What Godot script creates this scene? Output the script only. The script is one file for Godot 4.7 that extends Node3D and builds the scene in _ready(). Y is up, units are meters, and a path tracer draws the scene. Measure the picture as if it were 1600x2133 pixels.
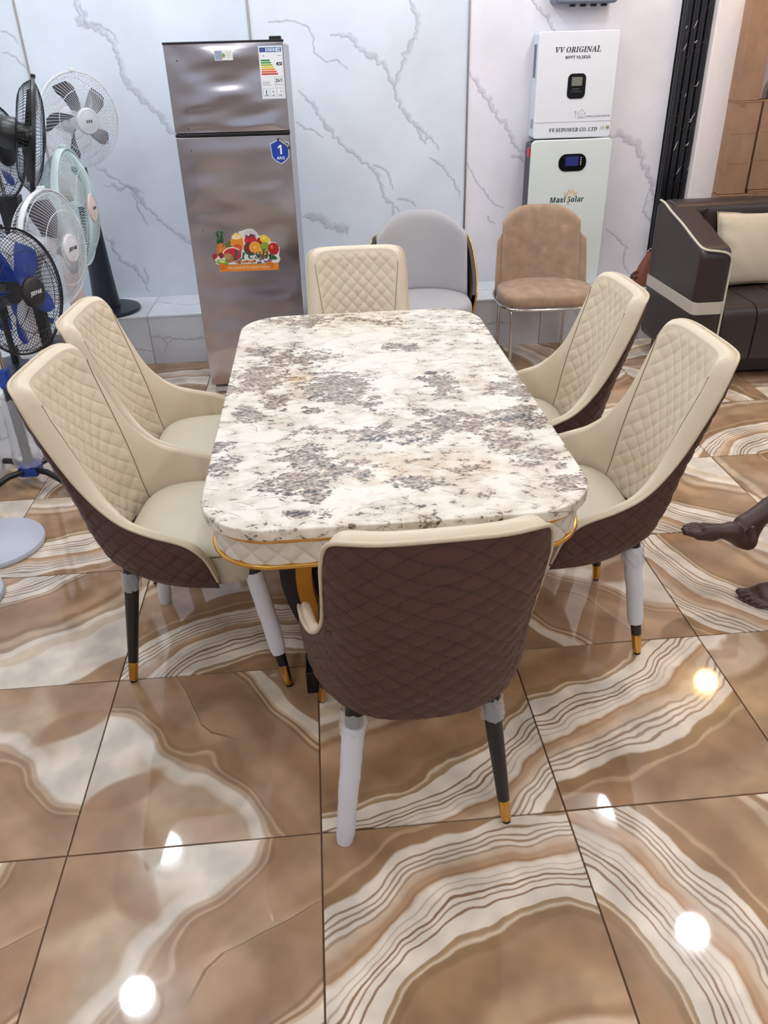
extends Node3D
# A furniture and appliance showroom: marble-look dining table with six quilted chairs on polished onyx-pattern tiles.

const TILE := 0.6
const WALL_Z := -3.9
const STEP_H := 0.3
const STEP_Z := -3.47
const CEIL := 3.0

var M := {}            # materials
var names := {}        # how often a top-level name was used
var meshes := {}       # shared meshes

# ---------------------------------------------------------------- mesh builder
class MB:
	var v := PackedVector3Array()
	var n := PackedVector3Array()
	var uv := PackedVector2Array()
	var ix := PackedInt32Array()
	var given := false

	func vert(p: Vector3, t := Vector2.ZERO, nn := Vector3.ZERO) -> int:
		v.append(p); uv.append(t); n.append(nn)
		return v.size() - 1

	func tri(a: int, b: int, c: int) -> void:  # counter-clockwise seen from outside
		ix.append(a); ix.append(b); ix.append(c)

	func quad(a: int, b: int, c: int, d: int) -> void:
		tri(a, b, c); tri(a, c, d)

	# rows of points; outside is on the left of row direction crossed with next row; flip turns it
	func grid(rows: Array, uvs: Array = [], closed := false, flip := false) -> void:
		var w: int = rows[0].size()
		var base := v.size()
		for r in rows.size():
			for c in w:
				vert(rows[r][c], uvs[r][c] if uvs.size() else Vector2(float(c) / maxi(1, w - 1), float(r) / maxi(1, rows.size() - 1)))
		for r in rows.size() - 1:
			for c in (w if closed else w - 1):
				var c2 := (c + 1) % w
				var a := base + r * w + c
				var b := base + r * w + c2
				var d := base + (r + 1) * w + c
				var e := base + (r + 1) * w + c2
				if flip: quad(a, d, e, b)
				else: quad(a, b, e, d)

	func lathe(prof: Array, segs := 24, xf := Transform3D()) -> void:  # prof of Vector2(radius, y), upwards on the outside
		var groups := [[prof[0]]]
		for i in range(1, prof.size()):
			groups[-1].append(prof[i])
			if i < prof.size() - 1:
				var d0: Vector2 = prof[i] - prof[i - 1]
				var d1: Vector2 = prof[i + 1] - prof[i]
				if absf(d0.angle_to(d1)) > 0.6: groups.append([prof[i]])
		for g in groups:
			var rows := []
			for p in g:
				var row := PackedVector3Array()
				for k in segs:
					var a := TAU * k / segs
					row.append(xf * Vector3(p.x * cos(a), p.y, p.x * sin(a)))
				rows.append(row)
			grid(rows, [], true, true)

	func tube(path: Array, rad, segs := 8, closed := false, caps := true) -> void:
		var cnt := path.size()
		var rows := []
		var up := Vector3.ZERO
		for i in cnt:
			var t: Vector3
			if closed: t = path[(i + 1) % cnt] - path[(i - 1 + cnt) % cnt]
			else: t = path[mini(i + 1, cnt - 1)] - path[maxi(i - 1, 0)]
			t = t.normalized()
			if up == Vector3.ZERO: up = (Vector3.UP if absf(t.y) < 0.9 else Vector3.RIGHT)
			var x := up.cross(t).normalized()
			var y := t.cross(x)
			up = y
			var r: float = rad[i] if rad is Array or rad is PackedFloat32Array else rad
			var row := PackedVector3Array()
			for k in segs:
				var a := TAU * k / segs
				row.append(path[i] + (x * cos(a) + y * sin(a)) * r)
			rows.append(row)
		if closed: rows.append(rows[0])
		grid(rows, [], true, false)
		if caps and not closed:
			for e in [0, cnt - 1]:
				var ctr := vert(path[e])
				var first := v.size()
				for p in rows[e]: vert(p)
				for k in segs:
					if e == 0: tri(ctr, first + (k + 1) % segs, first + k)
					else: tri(ctr, first + k, first + (k + 1) % segs)

	func rbox(size: Vector3, r: float, xf := Transform3D(), s := 2) -> void:
		var h := size / 2.0
		r = minf(r, minf(h.x, minf(h.y, h.z)) * 0.999)
		var inn := h - Vector3.ONE * r
		given = true
		for ax in 3:
			for sg: float in [-1.0, 1.0]:
				var u := (ax + 1) % 3
				var w := (ax + 2) % 3
				var us := _steps(h[u], r, s)
				var ws := _steps(h[w], r, s)
				var base := v.size()
				for j in ws.size():
					for i in us.size():
						var p := Vector3.ZERO
						p[ax] = h[ax] * sg; p[u] = us[i]; p[w] = ws[j]
						var q := p.clamp(-inn, inn)
						var d := (p - q).normalized()
						var f := Vector2(us[i] / (2 * h[u]) + 0.5, 0.5 - ws[j] / (2 * h[w]))
						vert(xf * (q + d * r), f, (xf.basis * d).normalized())
				for j in ws.size() - 1:
					for i in us.size() - 1:
						var a := base + j * us.size() + i
						var b := a + 1
						var c := a + us.size() + 1
						var d2 := a + us.size()
						if sg > 0: quad(a, b, c, d2)
						else: quad(a, d2, c, b)

	func _steps(h: float, r: float, s: int) -> Array:
		var o := []
		for k in s + 1: o.append(-h + r * k / s)
		for k in s + 1: o.append(h - r + r * k / s)
		return o

	# outline in the XZ plane (counter-clockwise seen from +Y after z is flipped), between y0 and y1
	func slab(poly: PackedVector2Array, y0: float, y1: float, bev := 0.0, xf := Transform3D(), s := 3, uvr := Rect2(0, 0, 1, 1)) -> void:
		var m := poly.size()
		var nor := []
		for i in m:
			var t := (poly[(i + 1) % m] - poly[(i - 1 + m) % m]).normalized()
			nor.append(Vector2(-t.y, t.x))
		# make sure the normals point outwards
		var area := 0.0
		for i in m: area += poly[i].cross(poly[(i + 1) % m])
		var sgn := -1.0 if area > 0 else 1.0
		var lev := []
		if bev > 0:
			for k in s + 1:
				var a := PI / 2 * (1.0 - float(k) / s)
				lev.append([y0 + bev - bev * sin(a), bev - bev * cos(a)])
			for k in s + 1:
				var a := PI / 2 * float(k) / s
				lev.append([y1 - bev + bev * sin(a), bev - bev * cos(a)])
		else:
			lev = [[y0, 0.0], [y1, 0.0]]
		var rows := []
		for l in lev:
			var row := PackedVector3Array()
			for i in m:
				var p: Vector2 = poly[i] - nor[i] * sgn * l[1]
				row.append(xf * Vector3(p.x, l[0], p.y))
			rows.append(row)
		var uvs := []
		for l in lev:
			var ru := PackedVector2Array()
			for i in m: ru.append((poly[i] - nor[i] * sgn * (l[1] + (y1 - l[0])) - uvr.position) / uvr.size)
			uvs.append(ru)
		grid(rows, uvs, true, area > 0)
		var inset := PackedVector2Array()
		for i in m: inset.append(poly[i] - nor[i] * sgn * bev)
		var tr := Geometry2D.triangulate_polygon(inset)
		for top in [true, false]:
			var base := v.size()
			for p in inset: vert(xf * Vector3(p.x, y1 if top else y0, p.y), (p - uvr.position) / uvr.size)
			for k in range(0, tr.size(), 3):
				var a := inset[tr[k]]
				var b := inset[tr[k + 1]]
				var c := inset[tr[k + 2]]
				var up := (b - a).cross(c - a) < 0  # x,z: counter-clockwise from +Y means negative cross in (x, z)
				if up == top: tri(base + tr[k], base + tr[k + 1], base + tr[k + 2])
				else: tri(base + tr[k], base + tr[k + 2], base + tr[k + 1])

	func commit() -> ArrayMesh:
		var acc := PackedVector3Array()
		acc.resize(v.size())
		for k in range(0, ix.size(), 3):
			var a := v[ix[k]]
			var f := (v[ix[k + 1]] - a).cross(v[ix[k + 2]] - a)
			acc[ix[k]] += f; acc[ix[k + 1]] += f; acc[ix[k + 2]] += f
		for i in v.size():
			if n[i] == Vector3.ZERO: n[i] = acc[i].normalized() if acc[i].length_squared() > 1e-20 else Vector3.UP
		var out := PackedInt32Array()
		out.resize(ix.size())
		for k in range(0, ix.size(), 3):
			out[k] = ix[k]; out[k + 1] = ix[k + 2]; out[k + 2] = ix[k + 1]
		var arr := []
		arr.resize(Mesh.ARRAY_MAX)
		arr[Mesh.ARRAY_VERTEX] = v; arr[Mesh.ARRAY_NORMAL] = n; arr[Mesh.ARRAY_TEX_UV] = uv; arr[Mesh.ARRAY_INDEX] = out
		var m := ArrayMesh.new()
		m.add_surface_from_arrays(Mesh.PRIMITIVE_TRIANGLES, arr)
		return m

# ---------------------------------------------------------------- scene helpers
func numbered(called: String) -> String:
	var k: int = names.get(called, 0)
	names[called] = k + 1
	return called if k == 0 else "%s_%03d" % [called, k]

func thing(called: String, label: String, category: String, at := Vector3.ZERO, turn := 0.0, group := "") -> Node3D:
	var o := Node3D.new()
	o.name = numbered(called)
	add_child(o)
	o.position = at
	o.rotation.y = turn
	o.set_meta("label", label); o.set_meta("category", category)
	if group: o.set_meta("group", group)
	return o

func part(called: String, mesh, m: Material, parent: Node, at := Vector3.ZERO) -> MeshInstance3D:
	var o := MeshInstance3D.new()
	o.name = called if parent != self else numbered(called)
	o.mesh = mesh.commit() if mesh is MB else mesh
	o.material_override = m
	o.position = at
	parent.add_child(o, true)
	return o

func struct(called: String, mesh, m: Material, label: String, category: String) -> MeshInstance3D:
	var o := part(called, mesh, m, self)
	o.set_meta("kind", "structure"); o.set_meta("label", label); o.set_meta("category", category)
	return o

func box(size: Vector3, r := 0.002, at := Vector3.ZERO, s := 2) -> MB:
	var b := MB.new()
	b.rbox(size, r, Transform3D(Basis(), at), s)
	return b

func rrect(w: float, h: float, r: float, s := 8) -> PackedVector2Array:  # rounded rectangle round the origin
	var o := PackedVector2Array()
	var cs := [Vector2(w / 2 - r, h / 2 - r), Vector2(-w / 2 + r, h / 2 - r), Vector2(-w / 2 + r, -h / 2 + r), Vector2(w / 2 - r, -h / 2 + r)]
	for c in 4:
		for k in s + 1:
			var a := PI / 2 * (c + float(k) / s)
			o.append(cs[c] + Vector2(cos(a), sin(a)) * r)
	return o

# a transform that lays a slab's XZ outline upright: x stays x, its -z becomes up, its y becomes towards +z
func upright(at: Vector3) -> Transform3D:
	return Transform3D(Basis(Vector3(1, 0, 0), Vector3(0, 0, 1), Vector3(0, -1, 0)), at)

func rgb(r: float, g: float, b: float) -> Color:
	return Color(r / 255.0, g / 255.0, b / 255.0)

func mat(c: Color, rough := 0.5, metal := 0.0, spec := 0.5) -> StandardMaterial3D:
	var m := StandardMaterial3D.new()
	m.albedo_color = c
	m.roughness = rough
	m.metallic = metal
	m.metallic_specular = spec
	return m

func textured(img: Image, rough := 0.5, metal := 0.0, spec := 0.5) -> StandardMaterial3D:
	var m := mat(Color.WHITE, rough, metal, spec)
	m.albedo_texture = ImageTexture.create_from_image(img)
	return m

func noise_img(w: int, h: int, freq: float, sd: int, oct := 4, typ := FastNoiseLite.TYPE_SIMPLEX_SMOOTH, sx := 1.0, sy := 1.0, warp := 0.0) -> PackedByteArray:
	var f := FastNoiseLite.new()
	f.seed = sd
	f.noise_type = typ
	f.frequency = freq
	f.fractal_octaves = oct
	if warp > 0:
		f.domain_warp_enabled = true
		f.domain_warp_amplitude = warp
		f.domain_warp_frequency = freq * 0.7
	var im := f.get_image(int(w / sx), int(h / sy), false, false, true)
	if sx != 1.0 or sy != 1.0: im.resize(w, h, Image.INTERPOLATE_CUBIC)
	im.convert(Image.FORMAT_L8)
	return im.get_data()

func noise_tex(freq: float, sd: int, bump := 4.0, size := 256, oct := 4) -> NoiseTexture2D:
	var t := NoiseTexture2D.new()
	var f := FastNoiseLite.new()
	f.seed = sd; f.frequency = freq; f.fractal_octaves = oct
	t.noise = f
	t.width = size; t.height = size
	t.seamless = true
	t.as_normal_map = bump > 0
	t.bump_strength = bump
	return t

func with_normal(m: StandardMaterial3D, t: Texture2D, scale: float, uv := Vector3.ONE, tri := true) -> StandardMaterial3D:
	m.normal_enabled = true
	m.normal_texture = t
	m.normal_scale = scale
	m.uv1_triplanar = tri
	m.uv1_scale = uv
	return m

func sst(a: float, b: float, x: float) -> float:
	return smoothstep(a, b, x)

func curve_at(tab: Array, x: float) -> float:  # linear table of Vector2
	if x <= tab[0].x: return tab[0].y
	for i in range(1, tab.size()):
		if x <= tab[i].x:
			return lerpf(tab[i - 1].y, tab[i].y, (x - tab[i - 1].x) / (tab[i].x - tab[i - 1].x))
	return tab[-1].y

func text(called: String, s: String, cap: float, m: Material, parent: Node, at: Vector3, basis := Basis(), font := "Droid Sans", weight := 400, depth := 0.0008) -> MeshInstance3D:
	var f := SystemFont.new()
	f.font_names = PackedStringArray([font])
	f.font_weight = weight
	var t := TextMesh.new()
	t.font = f
	t.text = s
	t.font_size = 48
	t.pixel_size = cap / (48 * 0.714)
	t.depth = depth
	t.curve_step = 2.0
	var o := part(called, t, m, parent, at)
	o.basis = basis
	return o

func slant(k := 0.22, sx := 1.0) -> Basis:
	return Basis(Vector3(sx, 0, 0), Vector3(k, 1, 0), Vector3(0, 0, 1))

const WALL_VEINS := "0.03:-0.51,1.97 -0.53,1.90 -0.54,1.80 -0.50,1.78 -0.44,1.76 -0.38,1.68 -0.36,1.60 -0.36,1.53 -0.28,1.42 -0.21,1.35 -0.14,1.26 -0.10,1.21 -0.03,1.10;0.018:-0.51,1.89 -0.51,1.84 -0.49,1.77;0.01:-0.48,1.80 -0.45,1.79 -0.38,1.76 -0.34,1.70;0.014:-0.60,1.08 -0.52,1.02 -0.43,0.96 -0.34,0.92;0.022:-0.57,0.98 -0.48,0.95 -0.41,0.96 -0.36,0.85 -0.28,0.76 -0.18,0.67 -0.10,0.61 -0.06,0.52;0.012:-0.41,0.93 -0.39,0.82 -0.35,0.74;0.02:-0.62,0.69 -0.56,0.54 -0.48,0.48 -0.44,0.39 -0.42,0.33;0.008:-0.42,0.48 -0.41,0.39;0.01:-0.96,1.77 -0.91,1.75 -0.88,1.71;0.012:-0.98,1.67 -0.92,1.65 -0.86,1.57 -0.84,1.48;0.015:-1.20,1.47 -1.10,1.37 -1.03,1.22 -0.99,1.06 -0.89,0.90;" + "0.026:0.83,1.71 0.90,1.70 0.96,1.67 0.99,1.64 1.06,1.59 1.13,1.55 1.15,1.51 1.18,1.44 1.20,1.39 1.22,1.34 1.25,1.28 1.32,1.22 1.37,1.18 1.41,1.15 1.46,1.11;0.014:1.39,1.06 1.45,1.02 1.54,0.93 1.59,0.82;0.016:1.31,1.23 1.34,1.16 1.37,1.13;0.024:1.27,1.88 1.29,1.82 1.31,1.77 1.32,1.72 1.28,1.66 1.24,1.61 1.23,1.55 1.20,1.49 1.18,1.43;0.007:0.49,1.78 0.64,1.78 0.71,1.75 0.73,1.70 0.73,1.63 0.80,1.58 0.86,1.59 0.92,1.54;0.022:0.63,1.44 0.69,1.37 0.74,1.31 0.78,1.24 0.86,1.15 0.95,1.08 1.03,1.02 1.08,0.94 1.10,0.84 1.17,0.79 1.25,0.74;0.009:0.60,1.28 0.65,1.24 0.70,1.23 0.76,1.19;0.012:1.05,1.03 1.12,1.00 1.15,0.94 1.17,0.89;0.012:1.19,0.83 1.26,0.82 1.31,0.78;0.012:1.16,0.79 1.16,0.73 1.19,0.69;" + "0.04:0.60,0.75 0.68,0.72 0.74,0.69 0.82,0.67 0.88,0.63;0.026:1.63,1.51 1.68,1.43 1.74,1.34 1.79,1.28 1.85,1.23 1.89,1.15 1.94,1.09 2.00,1.06;0.01:1.63,1.02 1.69,0.91 1.79,0.79 1.87,0.75;0.008:1.77,0.71 1.78,0.68 1.82,0.66;0.02:1.90,1.05 1.94,1.05 1.98,1.02;0.016:1.93,1.90 1.98,1.84 2.04,1.78 2.10,1.71 2.13,1.67;0.036:2.50,1.15 2.58,1.14 2.67,1.07 2.75,0.96 2.83,0.81 2.89,0.67;0.014:2.55,0.60 2.63,0.54 2.69,0.48 2.69,0.39 2.74,0.30;0.014:2.80,0.81 2.78,0.70 2.87,0.58;"
const TABLE_BLOTCHES := "T1.02 4.25 0.084 0.094 10 0.9;T1.05 2.54 0.050 0.051 5 0.8;T2.46 3.14 0.122 0.084 8 0.7;T3.81 4.75 0.097 0.109 8 1.0;T4.00 5.52 0.079 0.037 10 0.8;T1.70 5.56 0.042 0.063 -10 0.8;T0.87 5.95 0.034 0.061 -20 0.9;T0.00 4.81 0.022 0.040 0 0.8;T2.74 0.63 0.065 0.077 5 0.7;T1.70 0.33 0.075 0.045 0 0.5;T3.26 0.48 0.083 0.044 0 0.7;T4.60 0.61 0.056 0.031 0 0.5;T6.11 0.95 0.055 0.043 -5 0.6;T6.01 2.74 0.042 0.036 15 1.0;T6.65 2.88 0.024 0.036 20 1.0;T7.08 4.84 0.045 0.052 15 1.0;T7.27 5.37 0.036 0.049 5 0.9;T6.97 6.77 0.052 0.057 12 1.0;T7.56 7.02 0.052 0.055 10 0.8;T6.31 6.34 0.041 0.024 15 0.9;T5.97 6.90 0.019 0.016 0 0.8;T4.61 5.75 0.036 0.036 0 0.9;T2.95 6.01 0.042 0.022 25 0.9;" + "T2.79 6.89 0.052 0.035 5 0.6;T4.82 7.10 0.078 0.045 5 0.7;T5.96 7.29 0.057 0.059 -10 0.6;T0.25 7.31 0.032 0.044 10 0.8;T0.44 8.03 0.036 0.047 0 0.7;T2.32 8.73 0.064 0.060 10 1.0;T2.84 9.07 0.045 0.041 10 0.8;T2.65 7.86 0.067 0.062 10 0.7;T3.58 8.35 0.094 0.046 10 0.7;T5.46 8.90 0.051 0.030 0 0.9;T6.22 8.95 0.017 0.016 -20 0.7;T6.87 8.52 0.030 0.033 15 0.6;T8.36 7.67 0.055 0.048 8 0.7;T8.75 8.25 0.042 0.044 15 0.7;T9.35 8.29 0.035 0.032 0 0.7;T9.25 6.74 0.073 0.073 -8 1.0;T9.70 5.51 0.078 0.075 0 0.8;T9.80 4.87 0.037 0.020 5 0.7;T9.51 9.16 0.045 0.034 -15 1.0;T9.55 8.69 0.014 0.025 0 0.8;T7.17 9.39 0.033 0.015 0 0.3;T2.41 9.60 0.037 0.015 0 0.8;T3.18 9.66 0.033 0.021 0 0.6;" + "T5.84 9.92 0.032 0.012 0 0.4;T10.00 1.43 0.053 0.058 10 0.4;T10.12 2.18 0.026 0.027 20 0.6;K1.05 2.54 0.022 0.031 0 0.8;K0.87 5.95 0.021 0.028 0 0.7;K4.65 7.33 0.039 0.030 0 0.9;K5.71 7.41 0.025 0.033 -10 0.9;K3.28 5.34 0.087 0.023 8 0.7;K5.03 6.18 0.082 0.014 10 0.6;K7.01 4.49 0.022 0.025 30 0.7;K2.53 8.98 0.051 0.030 10 0.6;K3.18 8.24 0.036 0.016 0 0.6;K4.09 8.52 0.070 0.017 5 0.5;K0.46 7.74 0.030 0.019 0 0.7;K0.67 8.25 0.017 0.018 20 0.6;K2.65 7.46 0.038 0.023 0 0.6;K2.30 7.56 0.050 0.012 20 0.5;K9.06 6.83 0.059 0.029 -10 0.8;K7.79 7.24 0.026 0.015 20 0.5;K8.68 8.24 0.024 0.021 0 0.7;K8.36 7.67 0.037 0.017 10 0.6;K9.75 9.18 0.023 0.014 -20 0.7;K6.88 2.66 0.033 0.012 -30 0.8;" + "K2.41 9.60 0.027 0.010 0 0.7;K1.44 8.86 0.051 0.004 18 0.8;K6.77 7.45 0.038 0.009 15 0.5;K9.92 7.98 0.018 0.011 0 0.5;O1.36 4.28 0.053 0.030 0 0.6;O2.47 4.37 0.046 0.030 0 0.6;O2.01 0.46 0.075 0.032 0 0.5;O7.01 8.54 0.082 0.049 0 0.2;O5.17 8.39 0.152 0.075 0 0.2;W1.47 1.82 0.043 0.055 0 0.9;W4.38 2.09 0.137 0.156 5 0.7;W5.13 3.76 0.172 0.111 5 0.8;W1.06 5.51 0.025 0.037 0 0.8;W2.09 5.71 0.026 0.029 0 0.8;W3.71 6.29 0.109 0.067 0 0.6;W1.05 6.90 0.065 0.061 0 0.8;W7.83 3.70 0.094 0.091 0 0.6;W5.83 4.79 0.089 0.080 10 0.8;W1.98 8.15 0.036 0.026 0 0.7;W8.72 6.15 0.082 0.052 0 0.5;W1.47 9.19 0.078 0.045 0 0.7;W4.01 9.23 0.067 0.045 0 0.7;"

# ---------------------------------------------------------------- stone textures
func lut_strata() -> PackedColorArray:  # colours across an onyx tile, by distance from the ring centre
	var brown := rgb(168, 136, 106)
	var deep := rgb(142, 106, 76)
	var cream := rgb(232, 216, 192)
	var white := rgb(233, 219, 203)
	var line := rgb(142, 110, 86)
	var o := PackedColorArray()
	# centre, half width, softness, colour, strength
	var bands := [
		[0.30, 0.22, 0.03, white, 1.0], [0.40, 0.03, 0.02, rgb(205, 180, 150), 0.6], [0.515, 0.012, 0.02, deep, 0.6], [0.56, 0.010, 0.03, cream, 0.5], [0.615, 0.006, 0.02, deep, 0.5],
		[0.68, 0.02, 0.06, rgb(190, 156, 122), 0.6], [0.80, 0.04, 0.08, rgb(160, 122, 90), 0.6], [0.915, 0.014, 0.02, rgb(148, 116, 84), 0.8], [0.937, 0.004, 0.010, cream, 0.75], [0.952, 0.008, 0.008, rgb(166, 136, 104), 0.8],
		[1.16, 0.199, 0.006, white, 1.0],
		[1.020, 0.0022, 0.004, line, 0.95], [1.052, 0.0016, 0.004, line, 0.8], [1.074, 0.0024, 0.004, line, 1.0], [1.098, 0.0012, 0.005, line, 0.45], [1.125, 0.001, 0.004, line, 0.3],
		[1.166, 0.003, 0.006, rgb(120, 84, 58), 0.9], [1.18, 0.012, 0.025, rgb(178, 140, 106), 0.85], [1.215, 0.004, 0.03, rgb(196, 164, 132), 0.6],
		[1.235, 0.002, 0.006, line, 0.6], [1.262, 0.002, 0.006, line, 0.75], [1.285, 0.0015, 0.005, line, 0.7], [1.312, 0.0022, 0.005, line, 0.8],
		[1.385, 0.02, 0.015, rgb(156, 122, 90), 0.8], [1.425, 0.004, 0.010, rgb(214, 186, 152), 0.8], [1.50, 0.05, 0.06, rgb(160, 122, 92), 0.5], [1.62, 0.03, 0.06, rgb(190, 158, 126), 0.5], [1.76, 0.012, 0.03, cream, 0.5], [1.80, 0.006, 0.02, deep, 0.4], [1.92, 0.09, 0.02, white, 0.9],
	]
	for k in 2048:
		var s := k / 2048.0 * 2.2
		var c := brown
		for b in bands:
			var w: float = b[4] * (1.0 - smoothstep(b[1], b[1] + b[2], absf(s - b[0])))
			if w > 0: c = c.lerp(b[3], w)
		o.append(c)
	return o

func lut_swirl() -> PackedColorArray:  # the calmer tile: brown with one broad white band, by signed distance across it (-1.2 .. 1.2)
	var brown := rgb(164, 134, 108)
	var o := PackedColorArray()
	var bands := [
		[0.74, 0.07, 0.06, rgb(158, 122, 92), 0.6], [0.587, 0.036, 0.014, rgb(228, 214, 196), 0.95], [0.541, 0.006, 0.008, rgb(206, 180, 150), 0.9], [0.520, 0.004, 0.010, rgb(146, 114, 86), 0.8], [0.503, 0.008, 0.008, rgb(204, 176, 144), 0.8], [0.486, 0.004, 0.012, rgb(142, 110, 84), 0.8],
		[0.36, 0.03, 0.09, rgb(154, 118, 90), 0.55], [0.20, 0.02, 0.08, rgb(186, 152, 122), 0.5], [0.10, 0.01, 0.05, rgb(158, 124, 96), 0.6],
		[0.062, 0.003, 0.014, rgb(140, 110, 84), 0.45], [0.047, 0.002, 0.008, rgb(200, 174, 146), 0.6], [0.030, 0.006, 0.012, rgb(152, 122, 96), 0.45], [0.012, 0.003, 0.010, rgb(206, 182, 156), 0.6],
		[-0.042, 0.022, 0.035, rgb(232, 220, 206), 0.95], [-0.17, 0.06, 0.09, rgb(198, 176, 152), 0.75], [-0.42, 0.06, 0.12, rgb(160, 128, 102), 0.6], [-0.60, 0.004, 0.02, rgb(206, 180, 150), 0.5],
	]
	for k in 2048:
		var s := k / 2048.0 * 2.4 - 1.2
		var c := brown
		for b in bands:
			var w: float = b[4] * (1.0 - smoothstep(b[1], b[1] + b[2], absf(s - b[0])))
			if w > 0: c = c.lerp(b[3], w)
		o.append(c)
	return o

const TS := 512

func tile_strata(lut: PackedColorArray, cx: float, cy: float, rin: float, sgn: float, sd: int) -> StandardMaterial3D:
	var n1 := noise_img(TS, TS, 0.0040, sd, 2)
	var n2 := noise_img(TS, TS, 0.016, sd + 1, 2)
	var n3 := noise_img(TS, TS, 0.006, sd + 2, 3, FastNoiseLite.TYPE_SIMPLEX_SMOOTH, 1.0, 1.0, 40.0)
	var by := PackedByteArray()
	by.resize(TS * TS * 3)
	var i := 0
	for y in TS:
		var dy := (y + 0.5) / TS - cy
		for x in TS:
			var k := y * TS + x
			var dx := (x + 0.5) / TS - cx
			var s := 0.96 + sgn * (sqrt(dx * dx + dy * dy) - rin) + (n1[k] - 128) * 0.00028 + (n2[k] - 128) * 0.000045
			var c := lut[clampi(int(s * 930.9), 0, 2047)]
			var g := 1.0 + (n3[k] - 128) * 0.0010
			by[i] = mini(255, int(c.r8 * g)); by[i + 1] = mini(255, int(c.g8 * g)); by[i + 2] = mini(255, int(c.b8 * g))
			i += 3
	return floor_mat(Image.create_from_data(TS, TS, false, Image.FORMAT_RGB8, by))

func tile_swirl(lut: PackedColorArray, sd: int) -> StandardMaterial3D:
	var n1 := noise_img(TS, TS, 0.004, sd, 2)
	var n3 := noise_img(TS, TS, 0.006, sd + 2, 3, FastNoiseLite.TYPE_SIMPLEX_SMOOTH, 1.0, 1.0, 50.0)
	var by := PackedByteArray()
	by.resize(TS * TS * 3)
	var i := 0
	var white := rgb(230, 218, 204)
	var blob := rgb(152, 118, 90)
	var edge := Curve2D.new()  # upper edge of the white band, as it runs down the tile
	var pts := [Vector2(-0.1, 0.20), Vector2(0, 0.26), Vector2(0.21, 0.40), Vector2(0.37, 0.56), Vector2(0.52, 0.63), Vector2(0.66, 0.76), Vector2(0.80, 0.97), Vector2(1.0, 1.26), Vector2(1.2, 1.5)]
	for k in pts.size():
		var tn: Vector2 = (pts[mini(k + 1, pts.size() - 1)] - pts[maxi(k - 1, 0)]) / 6.0
		edge.add_point(pts[k], -tn, tn)
	var tab := Array(edge.tessellate_even_length(5, 0.02))
	var eb := PackedFloat32Array()
	var lb := PackedFloat32Array()
	var line := [Vector2(0.20, -0.2), Vector2(0.30, 0.02), Vector2(0.36, 0.14), Vector2(0.415, 0.25), Vector2(0.45, 0.36), Vector2(0.50, 0.42), Vector2(0.58, 0.46), Vector2(0.70, 0.52)]
	for x in TS:
		eb.append(curve_at(tab, (x + 0.5) / TS))
		lb.append(curve_at(line, (x + 0.5) / TS))
	for y in TS:
		var b := (y + 0.5) / TS
		for x in TS:
			var k := y * TS + x
			var a := (x + 0.5) / TS
			var w := (n1[k] - 128) * 0.00035
			var t := (eb[x] - b) * 0.74 + w
			var c := lut[clampi(int((t + 1.2) * 853.3), 0, 2047)]
			if a > 0.24 and a < 0.66:
				var dl := lb[x] - b + w * 0.6
				var fade := smoothstep(0.24, 0.34, a) * smoothstep(0.64, 0.52, a)
				if dl > -0.12 and dl < 0.02:
					var soft := smoothstep(-0.12, 0.0, dl) if dl < 0.0 else smoothstep(0.02, 0.004, dl)
					c = c.lerp(rgb(126, 96, 74) if absf(dl) < 0.007 else rgb(202, 176, 150), soft * fade * (0.7 if absf(dl) < 0.007 else 0.5))
			# white wedge at one side with a brown island in it
			var wd := smoothstep(-0.01, -0.04, t) * smoothstep(0.36, 0.12, a + w * 2.0) * smoothstep(0.84, 0.66, b + a * 0.3)
			c = c.lerp(white, wd * 0.9)
			var e := Vector2((a - 0.19) * 0.80 + (b - 0.68) * -0.60, (a - 0.19) * 0.60 + (b - 0.68) * 0.80)
			var il := smoothstep(1.0, 0.55, Vector2(e.x / 0.22, e.y / (0.07 + 0.12 * (e.x + 0.15))).length() + w * 14.0)
			c = c.lerp(blob, il * 0.8)
			var lo := smoothstep(1.0, 0.1, Vector2((a - 0.5) / 0.30, (b - 0.95) / 0.16).length() + w * 8.0)
			c = c.lerp(blob, lo * 0.6)
			var g := 1.0 + (n3[k] - 128) * 0.0008
			by[i] = mini(255, int(c.r8 * g)); by[i + 1] = mini(255, int(c.g8 * g)); by[i + 2] = mini(255, int(c.b8 * g))
			i += 3
	return floor_mat(Image.create_from_data(TS, TS, false, Image.FORMAT_RGB8, by))

func floor_mat(img: Image) -> StandardMaterial3D:
	img.generate_mipmaps()
	return textured(img, 0.04, 0.0, 0.5)

func stamp(img: Image, x: float, y: float, r: float, c: Color, a: float) -> void:  # soft round dab, darkening only
	var w := img.get_width()
	var h := img.get_height()
	for py in range(maxi(0, int(y - r)), mini(h, int(y + r) + 2)):
		for px in range(maxi(0, int(x - r)), mini(w, int(x + r) + 2)):
			var d := Vector2(px + 0.5 - x, py + 0.5 - y).length() / r
			if d < 1.0:
				img.set_pixel(px, py, img.get_pixel(px, py).lerp(c, a * (1.0 - d * d)))

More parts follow.
